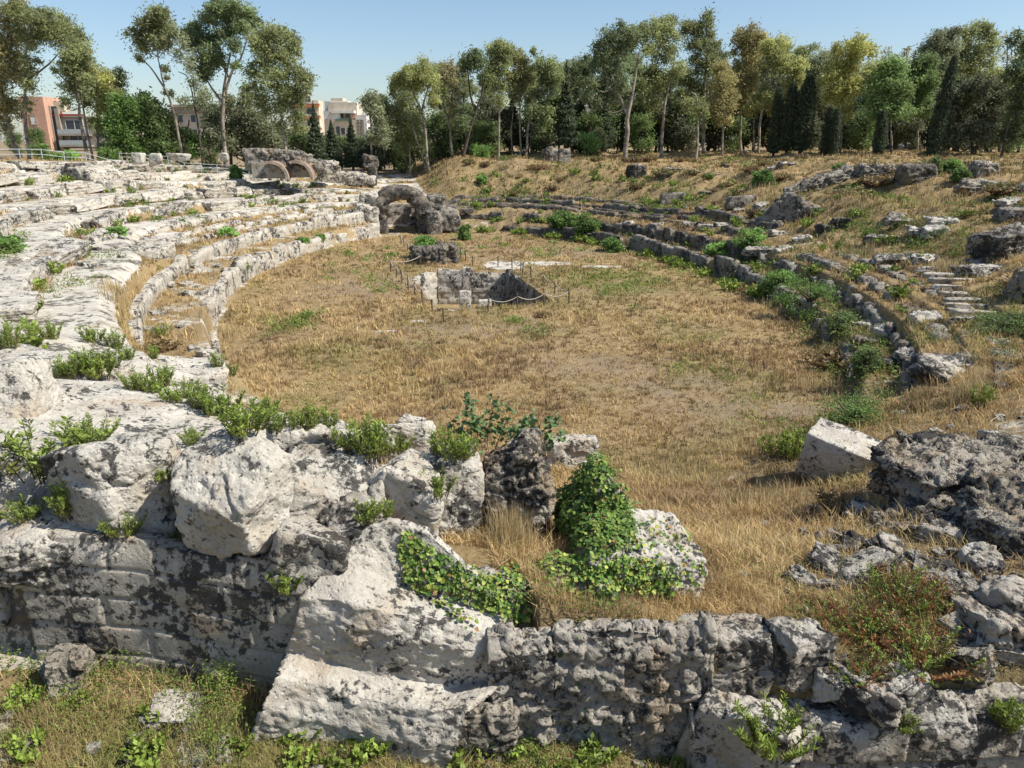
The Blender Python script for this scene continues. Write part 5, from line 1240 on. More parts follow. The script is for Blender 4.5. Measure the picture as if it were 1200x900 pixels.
# shrubs along the left rim
for (u, v, d, w, lb, cl) in [(49, 178, 100, 3.0, 'round green shrub below the pink building', GRN), (68, 179, 99, 1.8, 'small green shrub below the grey apartment wing', GRN * 1.2), (83, 180, 98, 2.2, 'lighter green shrub at the foot of the pale forking trunk', GRN * 1.3), (126, 178, 99, 2.8, 'dark bluish green shrub right of the pale trunks on the left rim', GRN * .8), (690, 178, 118, 4.5, 'bright green bush between the two woods', GRN * 1.3), (565, 182, 120, 3.6, 'bright green bush among the trunks of the middle group', GRN * 1.6)]:
    c = Q(u, v, d)
    o = autotree('shrub', lb, None, (c[0], d, Z1(c[0], d) - .5), w * .85, w, 'round', cl, 500 + u, .3, .14, 1300); o['category'] = 'shrub'
# ---------------------------------------------------------------- buildings beyond the trees
def bld(name, label, u, v, d, rz=0.0):
    c = Q(u, v, d)
    return thing(name, label, 'building', (c[0], d, 8.3), rz)
def pbox(name, mat, par, c, s):
    b = MB(); b.box((0, 0, 0), s)
    return link(name, b.mesh(name, M[mat]), par, c)
def window(par, x, y, z, w, h, pane='glass', frame='white'):
    f = MB(); t = .09
    for (cx, cz, sx, sz) in ((-w / 2, 0, t, h + t), (w / 2, 0, t, h + t), (0, -h / 2, w - t, t), (0, h / 2, w - t, t)): f.box((cx, 0, cz), (sx, .14, sz))
    o = link('window', f.mesh('window', M[frame]), par, (x, y, z))
    link('pane', (lambda b: (b.box((0, .02, 0), (w - .02, .06, h - .02)), b.mesh('pane', M[pane]))[1])(MB()), o)
    return o
B = bld('apartment_building', 'pink gabled apartment block with grey balcony wing and red roof edge behind the left trees', 68, 150, 150, .05)
X = lambda u: Q(u, 150, 150)[0] - B.location.x
Zv = lambda v: Q(68, v, 150)[2] - 8.3
pbox('wall', 'pink', B, ((X(30) + X(58)) / 2, 3, Zv(172) + 3.5), (X(58) - X(30), 7, 10.5))
pbox('wing', 'greywall', B, (X(100), 5.5, 3.2), (X(142) - X(58), 8, 2 * (Zv(136) - 3.2)))
pbox('roof_edge', 'red', B, ((X(38) + X(95)) / 2, 1.4, Zv(134.5)), (X(95) - X(38), .5, .35))
pbox('stair_panel', 'cloth_dark', B, (X(61.5), 1.4, 2.6), (1.3, .3, 10.4))
pbox('pier', 'greywall', B, (X(57.5), 1.3, 2.4), (.7, .7, 11))
pbox('pier', 'greywall', B, (X(66), 1.3, 2.4), (.7, .7, 10))
for z_ in (Zv(158), Zv(171)):
    o = pbox('balcony', 'greywall', B, (X(84), .9, z_), (X(102) - X(66), 1.6, .35))
    r_ = MB(); r_.box((0, -.75, .55), (X(102) - X(66), .06, .9)); link('railing', r_.mesh('railing', M['metal']), o)
for (u, v) in [(43.5, 141), (46, 154)]: window(B, X(u), -.55, Zv(v), 1.0, 1.5, 'white', 'greywall')
for (u, v) in [(78, 147), (88, 147), (80, 163), (90, 163)]: window(B, X(u), 1.45, Zv(v), 1.6, 2.0)
pbox('roof_hut', 'cream', B, (X(62), 4, Zv(124)), (2.6, 2.4, 1.8))
B = bld('apartment_building', 'cream apartment block glimpsed through the thin sapling at left', 228, 150, 165, 0)
pbox('wall', 'cream', B, (0, 3, 3), (8.4, 6, 10.5)); pbox('roof', 'greywall', B, (0, 2.6, 8.4), (9.4, 7, .5)); pbox('cornice', 'tan_edge', B, (0, -.2, 7.3), (8.6, .4, .5))
for x_ in (-2.6, 0, 2.6):
    for z_ in (6.0, 3.2): window(B, x_, -.06, z_, 1.1, 1.5)
B = bld('apartment_building', 'narrow cream apartment block with orange balconies behind the broad eucalyptus', 358, 150, 250, 0)
pbox('wall', 'cream', B, (0, 3, 5), (9, 6, 17)); pbox('roof', 'cream', B, (-2, 3, 14.6), (5, 5, 2.4))
for z_ in (12.0, 8.6, 5.2):
    o = pbox('balcony', 'orange', B, (1, -.8, z_), (8, 1.6, .7)); pbox('slab', 'cream', o, (0, 0, .5), (8.2, 1.7, .25)); window(B, 1.5, -.06, z_ + 1.8, 1.6, 1.7)
B = bld('apartment_building', 'white stepped apartment cluster with a green awning and orange upper floor', 397, 150, 260, -.06)
X = lambda u: Q(u, 150, 260)[0] - B.location.x
Zv = lambda v: Q(397, v, 260)[2] - 8.3
pbox('lower_block', 'cream', B, (X(400), 3, Zv(157)), (X(428) - X(374), 6, 2 * abs(Zv(148) - Zv(157)) + 4))
pbox('left_block', 'white', B, (X(386), 4, Zv(142)), (X(398) - X(374), 6, 6.2))
pbox('orange_floor', 'orange', B, (X(408), 4, Zv(143.5)), (X(420) - X(395), 6, 2.6))
pbox('awning', 'awning', B, (X(404), .6, Zv(140.5)), (X(414) - X(394), 2.4, .5))
pbox('upper_block', 'cream', B, (X(400), 7, Zv(132)), (X(412) - X(378), 8, 6.5)); pbox('upper_terrace', 'white', B, (X(402), 5, Zv(131)), (X(413) - X(386), 9, .8))
pbox('top_block', 'white', B, (X(390), 8, Zv(124.5)), (X(399) - X(371), 5, 3.6)); pbox('penthouse', 'cream', B, (X(391), 8, Zv(122.5)), (X(398) - X(384), 4.6, 4.4))
pbox('side_block', 'white', B, (X(424), 3, Zv(150)), (X(432) - X(419), 6, 8))
for (u, v, w_, h_) in [(382, 144, 1.7, 2.2), (389, 154, 1.2, 2.4), (396, 154, 1.4, 3.2), (402, 154, 1.4, 2.2), (409, 154, 1.2, 2.4), (392, 164, 1, 2), (400, 164, 1, 2), (407, 164, 1, 2)]: window(B, X(u), -.1 if v > 150 else .9, Zv(v), w_, h_)
for (u, v) in [(398, 135), (406, 135), (385, 136)]: window(B, X(u), 2.9, Zv(v), 1.6, 1.6)
for u in (420, 424, 429):
    V, Fq = cubesphere(8); o = link('water_tank', mesh('water_tank', V * np.array([1.5, 1.5, 1.2]), Fq, M['white'], True), B, (X(u), 3, Zv(139.5)))
c = Q(417, 150, 270)
b = MB(); b.tube([(0, 0, 0), (0, 0, 26)], .3, 8); b.box((0, 0, 24.5), (1.4, 1.0, 4.2)); 
ms = thing('telecom_mast', 'grey telecom mast rising behind the white apartment cluster', 'mast', (c[0], 275, Q(417, 150, 275)[2] - 21))
b1 = MB(); b1.tube([(0, 0, 0), (0, 0, 22)], .3, 8); link('pole', b1.mesh('pole', M['metal']), ms)
for a in (0, 2.1, 4.2):
    b2 = MB(); b2.box((.65 * math.cos(a), .65 * math.sin(a), 23), (.5, .5, 4.4)); link('antenna', b2.mesh('antenna', M['greywall']), ms)
B = bld('white_house', 'small white house roof showing over the trees between the two woods', 690, 150, 210, 0)
pbox('wall', 'white', B, (0, 2, 4), (5.5, 4, 11.4)); pbox('roof', 'greywall', B, (0, 2, 9.9), (6, 4.6, .3)); window(B, .6, -.06, 8.0, 1.0, 1.2)
# parked car glimpsed under the pines
c = Q(1052, 181, 118); cr = thing('parked_car', 'dark parked car half hidden in the shade under the pines', 'car', (c[0], 118, Z1(c[0], 118)), .1)
V, Fq = poly(10, (4.2, 1.7, .75), 600, 0, 8, jit=0); link('body', mesh('body', V, Fq, M['cloth_dark'], True), cr, (0, 0, .65))
V, Fq = poly(10, (2.3, 1.5, .62), 601, 0, 6, jit=0); link('cabin', mesh('cabin', V, Fq, M['metal'], True), cr, (.1, 0, 1.2))
for x_ in (-1.3, 1.3):
    for y_ in (-.8, .8):
        b = MB(); b.tube([(0, -.1, 0), (0, .1, 0)], .32, 14); link('wheel', b.mesh('wheel', M['hair']), cr, (x_, y_, .32))

# ---------------------------------------------------------------- railings
def railing(label, pts, h, rails, mat, seg, name='metal_railing', off=0):
    root = thing(name, label, 'railing', (0, 0, 0))
    P = np.array(pts, float); L = np.r_[0, np.cumsum(np.linalg.norm(np.diff(P[:, :2], axis=0), axis=1))]
    n = max(2, int(L[-1] / seg) + 1); l = np.linspace(0, L[-1], n)
    S = np.stack([np.interp(l, L, P[:, 0]), np.interp(l, L, P[:, 1])], 1); zz = Z(S[:, 0], S[:, 1]) + off
    root.location = (S[0, 0], S[0, 1], zz[0]); O = np.array([S[0, 0], S[0, 1], zz[0]])
    for i in range(n):
        b = MB(); b.tube([(0, 0, -.2), (0, 0, h)], .045, 6)
        link('post', b.mesh('post', M[mat]), root, (S[i, 0] - O[0], S[i, 1] - O[1], zz[i] - O[2]))
    for f in rails:
        b = MB(); b.tube(np.c_[S - O[:2], zz - O[2] + h * f], .035, 6); link('rail', b.mesh('rail', M[mat]), root)
    return root
railing('thin grey railing along the left rim below the pink building', [Q(-30, 190, 84)[:2], Q(60, 190, 89)[:2], Q(150, 188, 93)[:2]], 1.1, (.98, .5), 'metal', 2.1)
railing('greenish railing on the left rim between the squared blocks and the rubble ruin', [Q(140, 184, 99)[:2], Q(220, 184, 100)[:2], Q(290, 184, 102)[:2]], 1.15, (.98, .6, .25), 'metal', 1.7)
railing('short grey railing behind the two visitors by the pillar ruin', [Q(385, 196, 112)[:2], Q(425, 196, 113)[:2]], 1.1, (.98, .55), 'metal', 1.8)
# rope barriers around the pit
def ropefence(label, px, h=.95, every=1.9):
    root = thing('rope_fence', label, 'rope fence', (0, 0, 0))
    P = np.array([_g0(*a) for a in px]); L = np.r_[0, np.cumsum(np.linalg.norm(np.diff(P, axis=0), axis=1))]
    n = max(2, int(L[-1] / every) + 1); l = np.linspace(0, L[-1], n); S = np.stack([np.interp(l, L, P[:, i]) for i in (0, 1)], 1)
    root.location = (S[0, 0], S[0, 1], 0); rp = []
    for i in range(n):
        b = MB(); r_ = np.random.default_rng(i + abs(int(S[i, 0] * 10))); b.tube([(0, 0, -.2), (r_.normal(0, .04), r_.normal(0, .04), h * r_.uniform(.85, 1.1))], .05, 6)
        link('post', b.mesh('post', M['wood']), root, (S[i, 0] - S[0, 0], S[i, 1] - S[0, 1], 0))
        if i < n - 1:
            for t in np.linspace(0, 1, 7)[:-1 if i < n - 2 else None]:
                q = S[i] * (1 - t) + S[i + 1] * t; rp.append((q[0] - S[0, 0], q[1] - S[0, 1], h * .9 - .28 * 4 * t * (1 - t) * min(1, every / 1.9)))
    b = MB(); b.tube(rp, .03, 5); link('rope', b.mesh('rope', M['rope']), root)
ropefence('rope and post barrier along the front right edge of the sunken pit', [(572, 366), (600, 364), (630, 361), (650, 358), (667, 356)])
ropefence('rope and post barrier along the right side of the sunken pit', [(610, 318), (632, 332), (650, 345), (667, 356)], every=3)
ropefence('rope and post barrier behind the sunken pit', [(540, 303), (552, 312), (574, 314), (592, 313), (612, 322)], every=2.2)
ropefence('rope and post barrier along the left side of the sunken pit', [(458, 318), (475, 335), (490, 352), (520, 378)], every=2.6)
ropefence('rope and post barrier climbing back toward the great vault', [(493, 312), (482, 298), (470, 286)], every=2.2)
ropefence('short rope and post barrier left of the bush behind the pit', [(458, 318), (474, 316), (493, 312)], every=2.2)

# ---------------------------------------------------------------- two visitors
def person(label, x, y, rz, shirt, short, pose):
    root = thing('person', label, 'person', (x, y, Z1(x, y)), rz)
    J = dict(pel=(0, 0, .94), sp=(0, 0, 1.18), ch=(0, 0, 1.40), nk=(0, 0, 1.50), hd=(0, -.02, 1.60), tp=(0, -.01, 1.72),
             lh=(.10, 0, .90), lk=(.12, -.03, .49), la=(.12, .02, .08), lf=(.13, -.14, .03), rh=(-.10, 0, .90), rk=(-.13, .02, .49), ra=(-.14, .06, .08), rf=(-.15, -.10, .03),
             ls=(.19, 0, 1.42), le=(.26, .03, 1.14), lw=(.22, -.12, .92), lx=(.21, -.16, .82), rs=(-.19, 0, 1.42), re=(-.27, .02, 1.14), rw=(-.25, -.14, .95), rx=(-.24, -.19, .86))
    J.update(pose)
    rad = dict(pel=.15, sp=.13, ch=.15, nk=.06, hd=.095, tp=.07, lh=.10, lk=.06, la=.04, lf=.035, rh=.10, rk=.06, ra=.04, rf=.035, ls=.065, le=.045, lw=.03, lx=.035, rs=.065, re=.045, rw=.03, rx=.035)
    E = [('pel', 'sp'), ('sp', 'ch'), ('ch', 'nk'), ('nk', 'hd'), ('hd', 'tp'), ('pel', 'lh'), ('lh', 'lk'), ('lk', 'la'), ('la', 'lf'), ('pel', 'rh'), ('rh', 'rk'), ('rk', 'ra'), ('ra', 'rf'), ('ch', 'ls'), ('ls', 'le'), ('le', 'lw'), ('lw', 'lx'), ('ch', 'rs'), ('rs', 're'), ('re', 'rw'), ('rw', 'rx')]
    def skin(name, keys, mat, f):
        keys = [k_ for k_ in J if k_ in keys]; ix = {k_: i for i, k_ in enumerate(keys)}
        me_ = bpy.data.meshes.new(name); me_.from_pydata([J[k_] for k_ in keys], [(ix[a], ix[b]) for a, b in E if a in ix and b in ix], []); me_.materials.append(M[mat])
        o = link(name, me_, root); o.modifiers.new('skin', 'SKIN'); o.modifiers.new('sub', 'SUBSURF').levels = 1
        o.modifiers['sub'].render_levels = 2
        for k_, i in ix.items(): me_.skin_vertices[0].data[i].radius = (rad[k_] * f, rad[k_] * f)
        me_.skin_vertices[0].data[0].use_root = True
    skin('body', list(J), 'skin', 1.0)
    skin('shirt', ['pel', 'sp', 'ch', 'ls', 'le', 'rs', 're'], shirt, 1.14)
    skin('shorts', ['pel', 'lh', 'lk', 'rh', 'rk'], short, 1.2)
    V, Fq = cubesphere(8); V = V[:, :] * np.array([.115, .125, .13]); V[:, 2] = np.where(V[:, 1] < -.03, np.maximum(V[:, 2], .04), np.maximum(V[:, 2], -.08))
    link('hair', mesh('hair', V, Fq, M['hair'], True), root, (0, .005, 1.645))
a = Q(416.5, 203, 110); b_ = Q(423.5, 203, 109)
person('visitor in an orange top and pale shorts standing by the pillar ruin', a[0], a[1], .5, 'cloth_orange', 'cloth_pale', {})
person('visitor in a pale top and dark shorts, right of the one in orange', b_[0], b_[1], -.3, 'cloth_pale', 'cloth_dark', dict(rw=(-.10, -.22, 1.12), rx=(-.03, -.25, 1.14)))
# ---------------------------------------------------------------- where view rays meet the built scene
DG = bpy.context.evaluated_depsgraph_get()
def H(u, v):
    d = Vector(ray(u, v)).normalized()
    ok, loc, nor, _i, ob, _m = bpy.context.scene.ray_cast(DG, Vector((0, 0, HCAM)), d)
    if not ok: return None
    return np.array(loc), np.array(nor), ob.name

# ---------------------------------------------------------------- dry grass
def blades(name, label, P, h, w, col, seed, lean=.8, kind='stuff', cat='grass', two=False):
    r = np.random.default_rng(seed); n = len(P)
    a = r.uniform(0, 2 * math.pi, n); D = np.c_[np.cos(a), np.sin(a), 0 * a]
    Wd = np.c_[-np.sin(a + r.normal(0, .6, n)), np.cos(a + r.normal(0, .6, n)), 0 * a]
    ln = np.abs(r.normal(0, lean, n)); h = h[:, None]; w = w[:, None]
    tip = P + np.c_[0 * a, 0 * a, np.ones(n)] * h + D * (ln[:, None] * h)
    mid = P + np.c_[0 * a, 0 * a, np.ones(n)] * h * .58 + D * (ln[:, None] * h * .26)
    cj = np.clip(col * (1 + r.normal(0, .17, (n, 1))), .01, 1)
    V = np.stack([P - Wd * w * .5, P + Wd * w * .5, mid + Wd * w * .42, mid - Wd * w * .42, tip], 1).reshape(-1, 3)
    k = np.arange(n)[:, None] * 5
    F4 = k + [[0, 1, 2, 3]]; F3 = k + [[3, 2, 4]]
    me_ = mesh(name, V, [F4, F3], M['straw'], False, np.repeat(cj, 5, 0))
    return tag(link(name, me_), label, cat, None, kind)

def scatter(n, seed, r0=6.7, r1=128, th0=-44, th1=44):
    r = np.random.default_rng(seed); a = np.radians(r.uniform(th0, th1, n)); R_ = np.exp(r.uniform(math.log(r0), math.log(r1), n))
    return R_ * np.sin(a), R_ * np.cos(a)

S1 = np.array([.50, .36, .17]); S2 = np.array([.35, .242, .12]); S3 = np.array([.235, .165, .095]); S4 = np.array([.62, .49, .26]); SG = np.array([.25, .25, .08])
def grasscol(x, y, gm, seed):
    a = (fb2(x, y, .16, 3, 61) + .6 * fb2(x, y, .055, 2, 68))[:, None]; b = fb2(x, y, .7, 3, 62)[:, None]
    c = S1 + (S2 - S1) * np.clip(.45 + a * 1.8, 0, 1); c = c + (S3 - c) * np.clip(b * 1.6 + .1, 0, .8); c = c + (S4 - c) * np.clip(-b * 1.3 - .1, 0, .7)
    return c + (SG - c) * np.clip(gm[:, None] * 2.7 - .02, 0, .88)

def grass(n, seed):
    TU = 9; x0, y0 = scatter(n // TU, seed); ds = np.hypot(x0, y0).repeat(TU); rt_ = np.random.default_rng(seed + 9)
    tuh = rt_.uniform(.55, 1.35, n // TU).repeat(TU); tuc = rt_.normal(0, .14, n // TU).repeat(TU)
    x = x0.repeat(TU) + rt_.normal(0, 1, len(ds)) * (.035 + ds * .0011); y = y0.repeat(TU) + rt_.normal(0, 1, len(ds)) * (.035 + ds * .0016); n = len(x)
    p, q, s, phi = ell(x, y); rk, gm, so = masks(x, y)
    keep = (rng.random(n) < np.clip(1.15 - rk * 2.0, 0, 1) * np.clip(1.1 - so * .8, .2, 1)) & ~inpoly(x, y, PIT_XY)
    left = phi < -.06
    keep &= ~(left & (s > 35.5)); keep &= ~((s > -.5) & (p > 31) & (p < 46) & (np.abs(q + 5.6) < 2.6)); keep &= ~((s > 48) & (y > 118))
    near = (y < 24)
    keep &= ~(near & (x < -4.2) & (y > 9.3) & (y < 13.5) & (rng.random(n) < .8))
    keep &= ~((s < .95) & (s > -.1) & (y > 26))
    keep &= ~((y < 11.2) & (x > -3.2) & (x < -.35) & (y > 8.85))
    x, y, s, left, gm, tuh, tuc = x[keep], y[keep], s[keep], left[keep], gm[keep], tuh[keep], tuc[keep]
    z = Z(x, y); dist = np.hypot(x, y)
    pat = fb2(x, y, .25, 3, 63); pat2 = fb2(x, y, .9, 3, 64)
    h = np.where(s < -.3, .13 + .26 * np.clip(pat + .25, 0, 1) + .14 * np.clip(pat2, 0, 1), .24 + .25 * np.clip(pat2 + .2, 0, 1))
    h = np.where((y < 24) & (y > 9.5), .16 + .22 * np.clip(pat2 + .3, 0, 1), h)
    h = np.where(y < 9.4, .13 + .12 * np.clip(pat2 + .3, 0, 1), h)
    h = h * rng.uniform(.5, 1.3, len(x)) * tuh
    w = np.maximum(.007, dist * .00085) * rng.uniform(.7, 1.4, len(x))
    col = grasscol(x, y, gm, seed) * (1 + tuc[:, None])
    bk = (~left & (s > 6) & (y > 24))[:, None]; dk = np.clip(.5 + 1.6 * fb2(x, y, .3, 4, 66), 0, 1)[:, None]; og = np.clip(.2 + 1.5 * fb2(x, y, .45, 3, 67), 0, .8)[:, None]
    col = np.where(bk, (col * (1 - og) + np.array([.23, .22, .075]) * og) * (.62 + .55 * dk), col)
    P = np.c_[x, y, z - .03]
    ar = (s < -.2) & (y > 20)
    for m, nm, lb in ((ar, 'arena_grass', 'dry straw coloured grass covering the arena floor'), (~ar & (y > 24), 'bank_grass', 'dry brown grass and weeds on the banks around the arena'), (~ar & (y <= 24), 'slope_grass', 'dry brown grass on the near slope and among the near rocks')):
        blades(nm, lb, P[m], h[m], w[m], col[m], seed + 1)
grass(720000, 71)

# taller pale stalks in clumps
def stalks(spots, seed):
    r = np.random.default_rng(seed); P = []; hs = []
    for (u, v, rp, n, hh) in spots:
        c = G(u, v); m = mpp(v, c[1]) * rp
        x = c[0] + r.normal(0, m * .5, n); y = c[1] + r.normal(0, m * .6, n)
        P.append(np.c_[x, y, Z(x, y) - .03]); hs.append(hh * r.uniform(.5, 1.2, n))
    P = np.concatenate(P); hs = np.concatenate(hs)
    col = S4 * r.uniform(.55, 1.0, (len(P), 1)); 
    blades('tall_grass', 'tall pale dry grass stalks standing in clumps', P, hs, np.maximum(.006, np.hypot(P[:, 0], P[:, 1]) * .0006), col, seed, .22)
stalks([(150, 800, 110, 700, .32), (60, 860, 80, 500, .3), (260, 860, 50, 400, .35), (660, 880, 70, 500, .3), (330, 895, 70, 300, .25), (1090, 740, 70, 600, .3), (1040, 690, 60, 500, .3), (960, 770, 60, 500, .3), (600, 640, 26, 700, .75), (570, 620, 16, 300, .6), (800, 560, 60, 500, .5), (900, 590, 60, 600, .5), (1135, 470, 20, 420, .8), (700, 700, 70, 500, .35), (880, 640, 60, 500, .4), (860, 520, 60, 500, .45), (985, 545, 30, 250, .5), (150, 370, 22, 400, .6), (260, 395, 25, 400, .6),
        (140, 345, 18, 250, .6), (1110, 320, 20, 300, .8), (1000, 300, 30, 300, .6), (925, 360, 30, 350, .7), (980, 420, 25, 350, .7), (960, 455, 30, 300, .6), (890, 330, 40, 350, .6), (640, 215, 60, 400, .7), (900, 230, 50, 400, .7), (1000, 240, 50, 400, .7), (1090, 240, 40, 400, .7), (710, 215, 50, 300, .7), (560, 225, 50, 300, .6), (1100, 205, 60, 300, .6), (1000, 190, 60, 300, .6)], 73)

# green weeds: low leafy ground cover
GR1 = np.array([.22, .30, .055]); GR2 = np.array([.13, .19, .042])
def weeds(name, label, spots, seed, L=.09, W=.03, up=.9):
    r = np.random.default_rng(seed); Ps = []; Cs = []; Ls = []
    for (u, v, rp, n, hh) in spots:
        c = G(u, v); m = mpp(v, c[1]) * rp; k = max(3, n // 40)
        cc = np.c_[c[0] + r.normal(0, m * .5, k), c[1] + r.normal(0, m * .9, k)]; j = r.integers(0, k, n)
        sp_ = min(.35, .12 + m * .1)
        x = cc[j, 0] + r.normal(0, sp_, n); y = cc[j, 1] + r.normal(0, sp_, n)
        Ps.append(np.c_[x, y, Z(x, y) + hh * r.uniform(0, 1, n) ** 1.3]); Cs.append((GR1 + (GR2 - GR1) * r.uniform(0, 1, (k, 1)))[j] * r.uniform(.8, 1.2, (n, 1)))
        Ls.append(np.full(n, max(1.0, c[1] / 22)))
    P = np.concatenate(Ps); sc_ = np.concatenate(Ls)
    V, F, Cc = leafcloud(P, L, W, seed, -up, np.concatenate(Cs), .3)
    V = (V.reshape(-1, 4, 3) - P[:, None]) * sc_[:, None, None] + P[:, None]
    tag(link(name, mesh(name, V.reshape(-1, 3), F, M['leaf'], False, Cc)), label, 'weeds', None, 'stuff')
weeds('arena_weeds', 'low green weeds dotted through the dry grass of the arena', [(340, 380, 36, 1100, .4), (360, 372, 14, 300, .4), (700, 325, 70, 1100, .4), (640, 300, 24, 260, .3), (600, 378, 18, 220, .35), (628, 390, 16, 220, .35), (745, 340, 40, 400, .35), (470, 300, 26, 300, .4), (545, 285, 40, 300, .3), (600, 282, 60, 300, .3), (680, 296, 50, 260, .3), (835, 430, 50, 500, .25), (880, 445, 40, 350, .25), (940, 500, 40, 350, .3), (790, 400, 60, 300, .2), (455, 342, 24, 260, .35), (410, 300, 50, 300, .3), (430, 325, 40, 200, .3), (770, 300, 40, 300, .4), (500, 420, 90, 260, .2), (380, 440, 60, 200, .2), (870, 490, 26, 200, .25), (530, 300, 16, 200, .4), (1000, 430, 20, 300, .5), (560, 332, 4, 20, .3)], 81)
weeds('bank_weeds', 'patches of green weeds on the terraces and banks', [(620, 225, 40, 500, .5), (560, 235, 26, 300, .5), (760, 235, 34, 700, .6), (790, 243, 40, 500, .6), (1000, 265, 26, 500, .6), (1010, 275, 30, 400, .6), (1070, 285, 40, 600, .6), (1110, 290, 30, 500, .6), (1090, 262, 26, 300, .6), (1150, 245, 40, 500, .5), (960, 285, 30, 300, .5), (930, 300, 30, 300, .5), (1130, 400, 40, 600, .6), (1160, 380, 40, 800, .7), (1180, 420, 30, 500, .6), (1080, 400, 24, 200, .4), (1020, 470, 34, 900, .7), (990, 492, 34, 900, .7), (1000, 300, 30, 200, .4), (870, 195, 60, 300, .5), (560, 190, 60, 300, .5), (700, 200, 40, 200, .5), (1185, 350, 24, 500, .7), (130, 330, 40, 260, .4), (50, 345, 30, 260, .4), (20, 300, 20, 200, .5), (230, 260, 40, 260, .4), (300, 245, 60, 300, .4), (70, 280, 60, 220, .4), (150, 300, 50, 220, .4), (190, 240, 60, 220, .4), (380, 250, 40, 220, .4)], 82)
def vines():
    r = np.random.default_rng(86); P = []; C_ = []
    for k in range(90):
        ph = r.uniform(pR[3] + .05, pR[6] + .1); s = r.uniform(-.5, 1.6) + .5 * r.normal(); x, y = epos(s, ph); n = int(r.uniform(30, 110)); w_ = r.uniform(.25, .7)
        px, py = x + r.normal(0, w_, n), y + r.normal(0, w_, n); zz = Z(px, py); top = Z1(x, y)
        P.append(np.c_[px, py, np.maximum(zz, np.minimum(zz + .9, top)) + r.uniform(0, .5, n)]); C_.append((GR2 + (GR1 - GR2) * r.random()) * r.uniform(.55, 1.1, (n, 1)))
    V, F, Cc = leafcloud(np.concatenate(P), .17, .07, 87, .2, np.concatenate(C_), .3)
    tag(link('trailing_weeds', mesh('trailing_weeds', V, F, M['leaf'], False, Cc)), 'trailing green weeds spilling over the right podium wall', 'weeds', None, 'stuff')
vines()
weeds('pit_weeds', 'low creeping green weeds on the ground of the foreground pit', [(100, 790, 60, 1700, .30), (40, 800, 40, 700, .22), (150, 770, 40, 1200, .40), (170, 850, 70, 900, .2), (60, 860, 60, 600, .15), (120, 880, 60, 500, .15), (255, 830, 26, 1300, .55), (280, 800, 18, 900, .55), (210, 790, 40, 900, .3), (640, 880, 50, 1600, .3), (700, 870, 40, 900, .25), (600, 890, 30, 500, .25), (760, 890, 30, 300, .2), (20, 740, 40, 500, .3), (270, 870, 30, 700, .4)], 83, .055, .026, .3)
weeds('slope_weeds', 'sparse green weeds on the near slope between the rocks', [(720, 690, 60, 400, .15), (860, 640, 60, 200, .2), (880, 590, 50, 200, .2), (1020, 700, 40, 300, .3), (440, 560, 60, 400, .3), (610, 560, 30, 300, .3), (1000, 560, 50, 500, .3), (950, 720, 40, 300, .25), (800, 660, 30, 350, .25)], 84, .06, .022, .6)

# ---------------------------------------------------------------- leafy shrubs, one object each
def spiky(seed, n=34, h=.46, spread=.26, nl=40, ll=.06, lw=.0085, c0=GR1, red=.25):
    r = np.random.default_rng(seed); tb = MB(); P = []; A = []; Cc = []
    for i in range(n):
        a = r.uniform(0, 6.28); d = np.sqrt(r.uniform(0, 1)) * spread; hh = h * r.uniform(.55, 1.1) * (1 - .35 * d / spread)
        b0 = np.array([d * math.cos(a) * .55, d * math.sin(a) * .55, -.06]); t1 = np.array([d * math.cos(a) * 1.25, d * math.sin(a) * 1.25, hh])
        t = np.linspace(0, 1, 5)[:, None]; Pp = b0 + (t1 - b0) * t; Pp[:, 2] = b0[2] + (hh + .06) * t[:, 0] ** .85
        tb.tube(Pp, np.linspace(.006, .002, 5), 3)
        tt = r.uniform(.12, 1, nl); base = np.stack([np.interp(tt, t[:, 0], Pp[:, k]) for k in range(3)], 1)
        an = r.uniform(0, 6.28, nl); dr = np.c_[np.cos(an), np.sin(an), r.uniform(.5, 1.5, nl)]; dr /= np.linalg.norm(dr, axis=1)[:, None]
        P.append(base); A.append(dr)
        cc = c0 * r.uniform(.75, 1.25); rs_ = (r.random() < .45) if red > .5 else 1.0; rd = np.clip(red * rs_ * ((1.15 - tt * 1.5) if red <= .5 else np.full(len(tt), 1.1)), 0, 1)[:, None]
        Cc.append(cc * (1 - rd) + np.array([.26, .085, .035]) * rd + np.clip(tt - .75, 0, 1)[:, None] * np.array([.10, .09, .0]))
    P, A, Cc = map(np.concatenate, (P, A, Cc)); m = len(P)
    l = ll * r.uniform(.7, 1.3, (m, 1)); B_ = np.cross(A, r.normal(0, 1, (m, 3))); B_ /= np.linalg.norm(B_, axis=1)[:, None]
    V = np.stack([P, P + A * l * .5 + B_ * lw, P + A * l, P + A * l * .5 - B_ * lw], 1).reshape(-1, 3)
    k = np.arange(m)[:, None] * 4; F = k + [[0, 1, 2, 3]]
    return tb.mesh('stem', M['dark_bark']), mesh('foliage', V, F, M['leaf'], False, np.repeat(Cc, 4, 0))
SPK = [spiky(700 + i, n=[24, 34, 20][i], h=[.52, .45, .56][i], spread=[.22, .30, .17][i]) for i in range(3)]
RED = [spiky(710 + i, n=120, h=.5, spread=.42, nl=34, ll=.042, lw=.007, c0=GR1 * .95, red=.8) for i in range(2)]
SMALL = [spiky(720 + i, n=18, h=.6, spread=.4, nl=12, ll=.14, lw=.045, c0=GR1 * [1, .8, 1.2][i], red=.12) for i in range(3)]
def shrub(tpl, loc, h, h0, label, group=None, name='leafy_shrub', rz=0., wide=1.0, tilt=(0, 0)):
    root = thing(name, label, 'shrub', loc, rz, group); s = h / h0
    root.scale = (s * wide, s * wide, s); root.rotation_euler = (tilt[0], tilt[1], rz)
    link('stem', tpl[0], root); link('foliage', tpl[1], root); return root
sg = 'spiky green shrubs among the near left rocks'
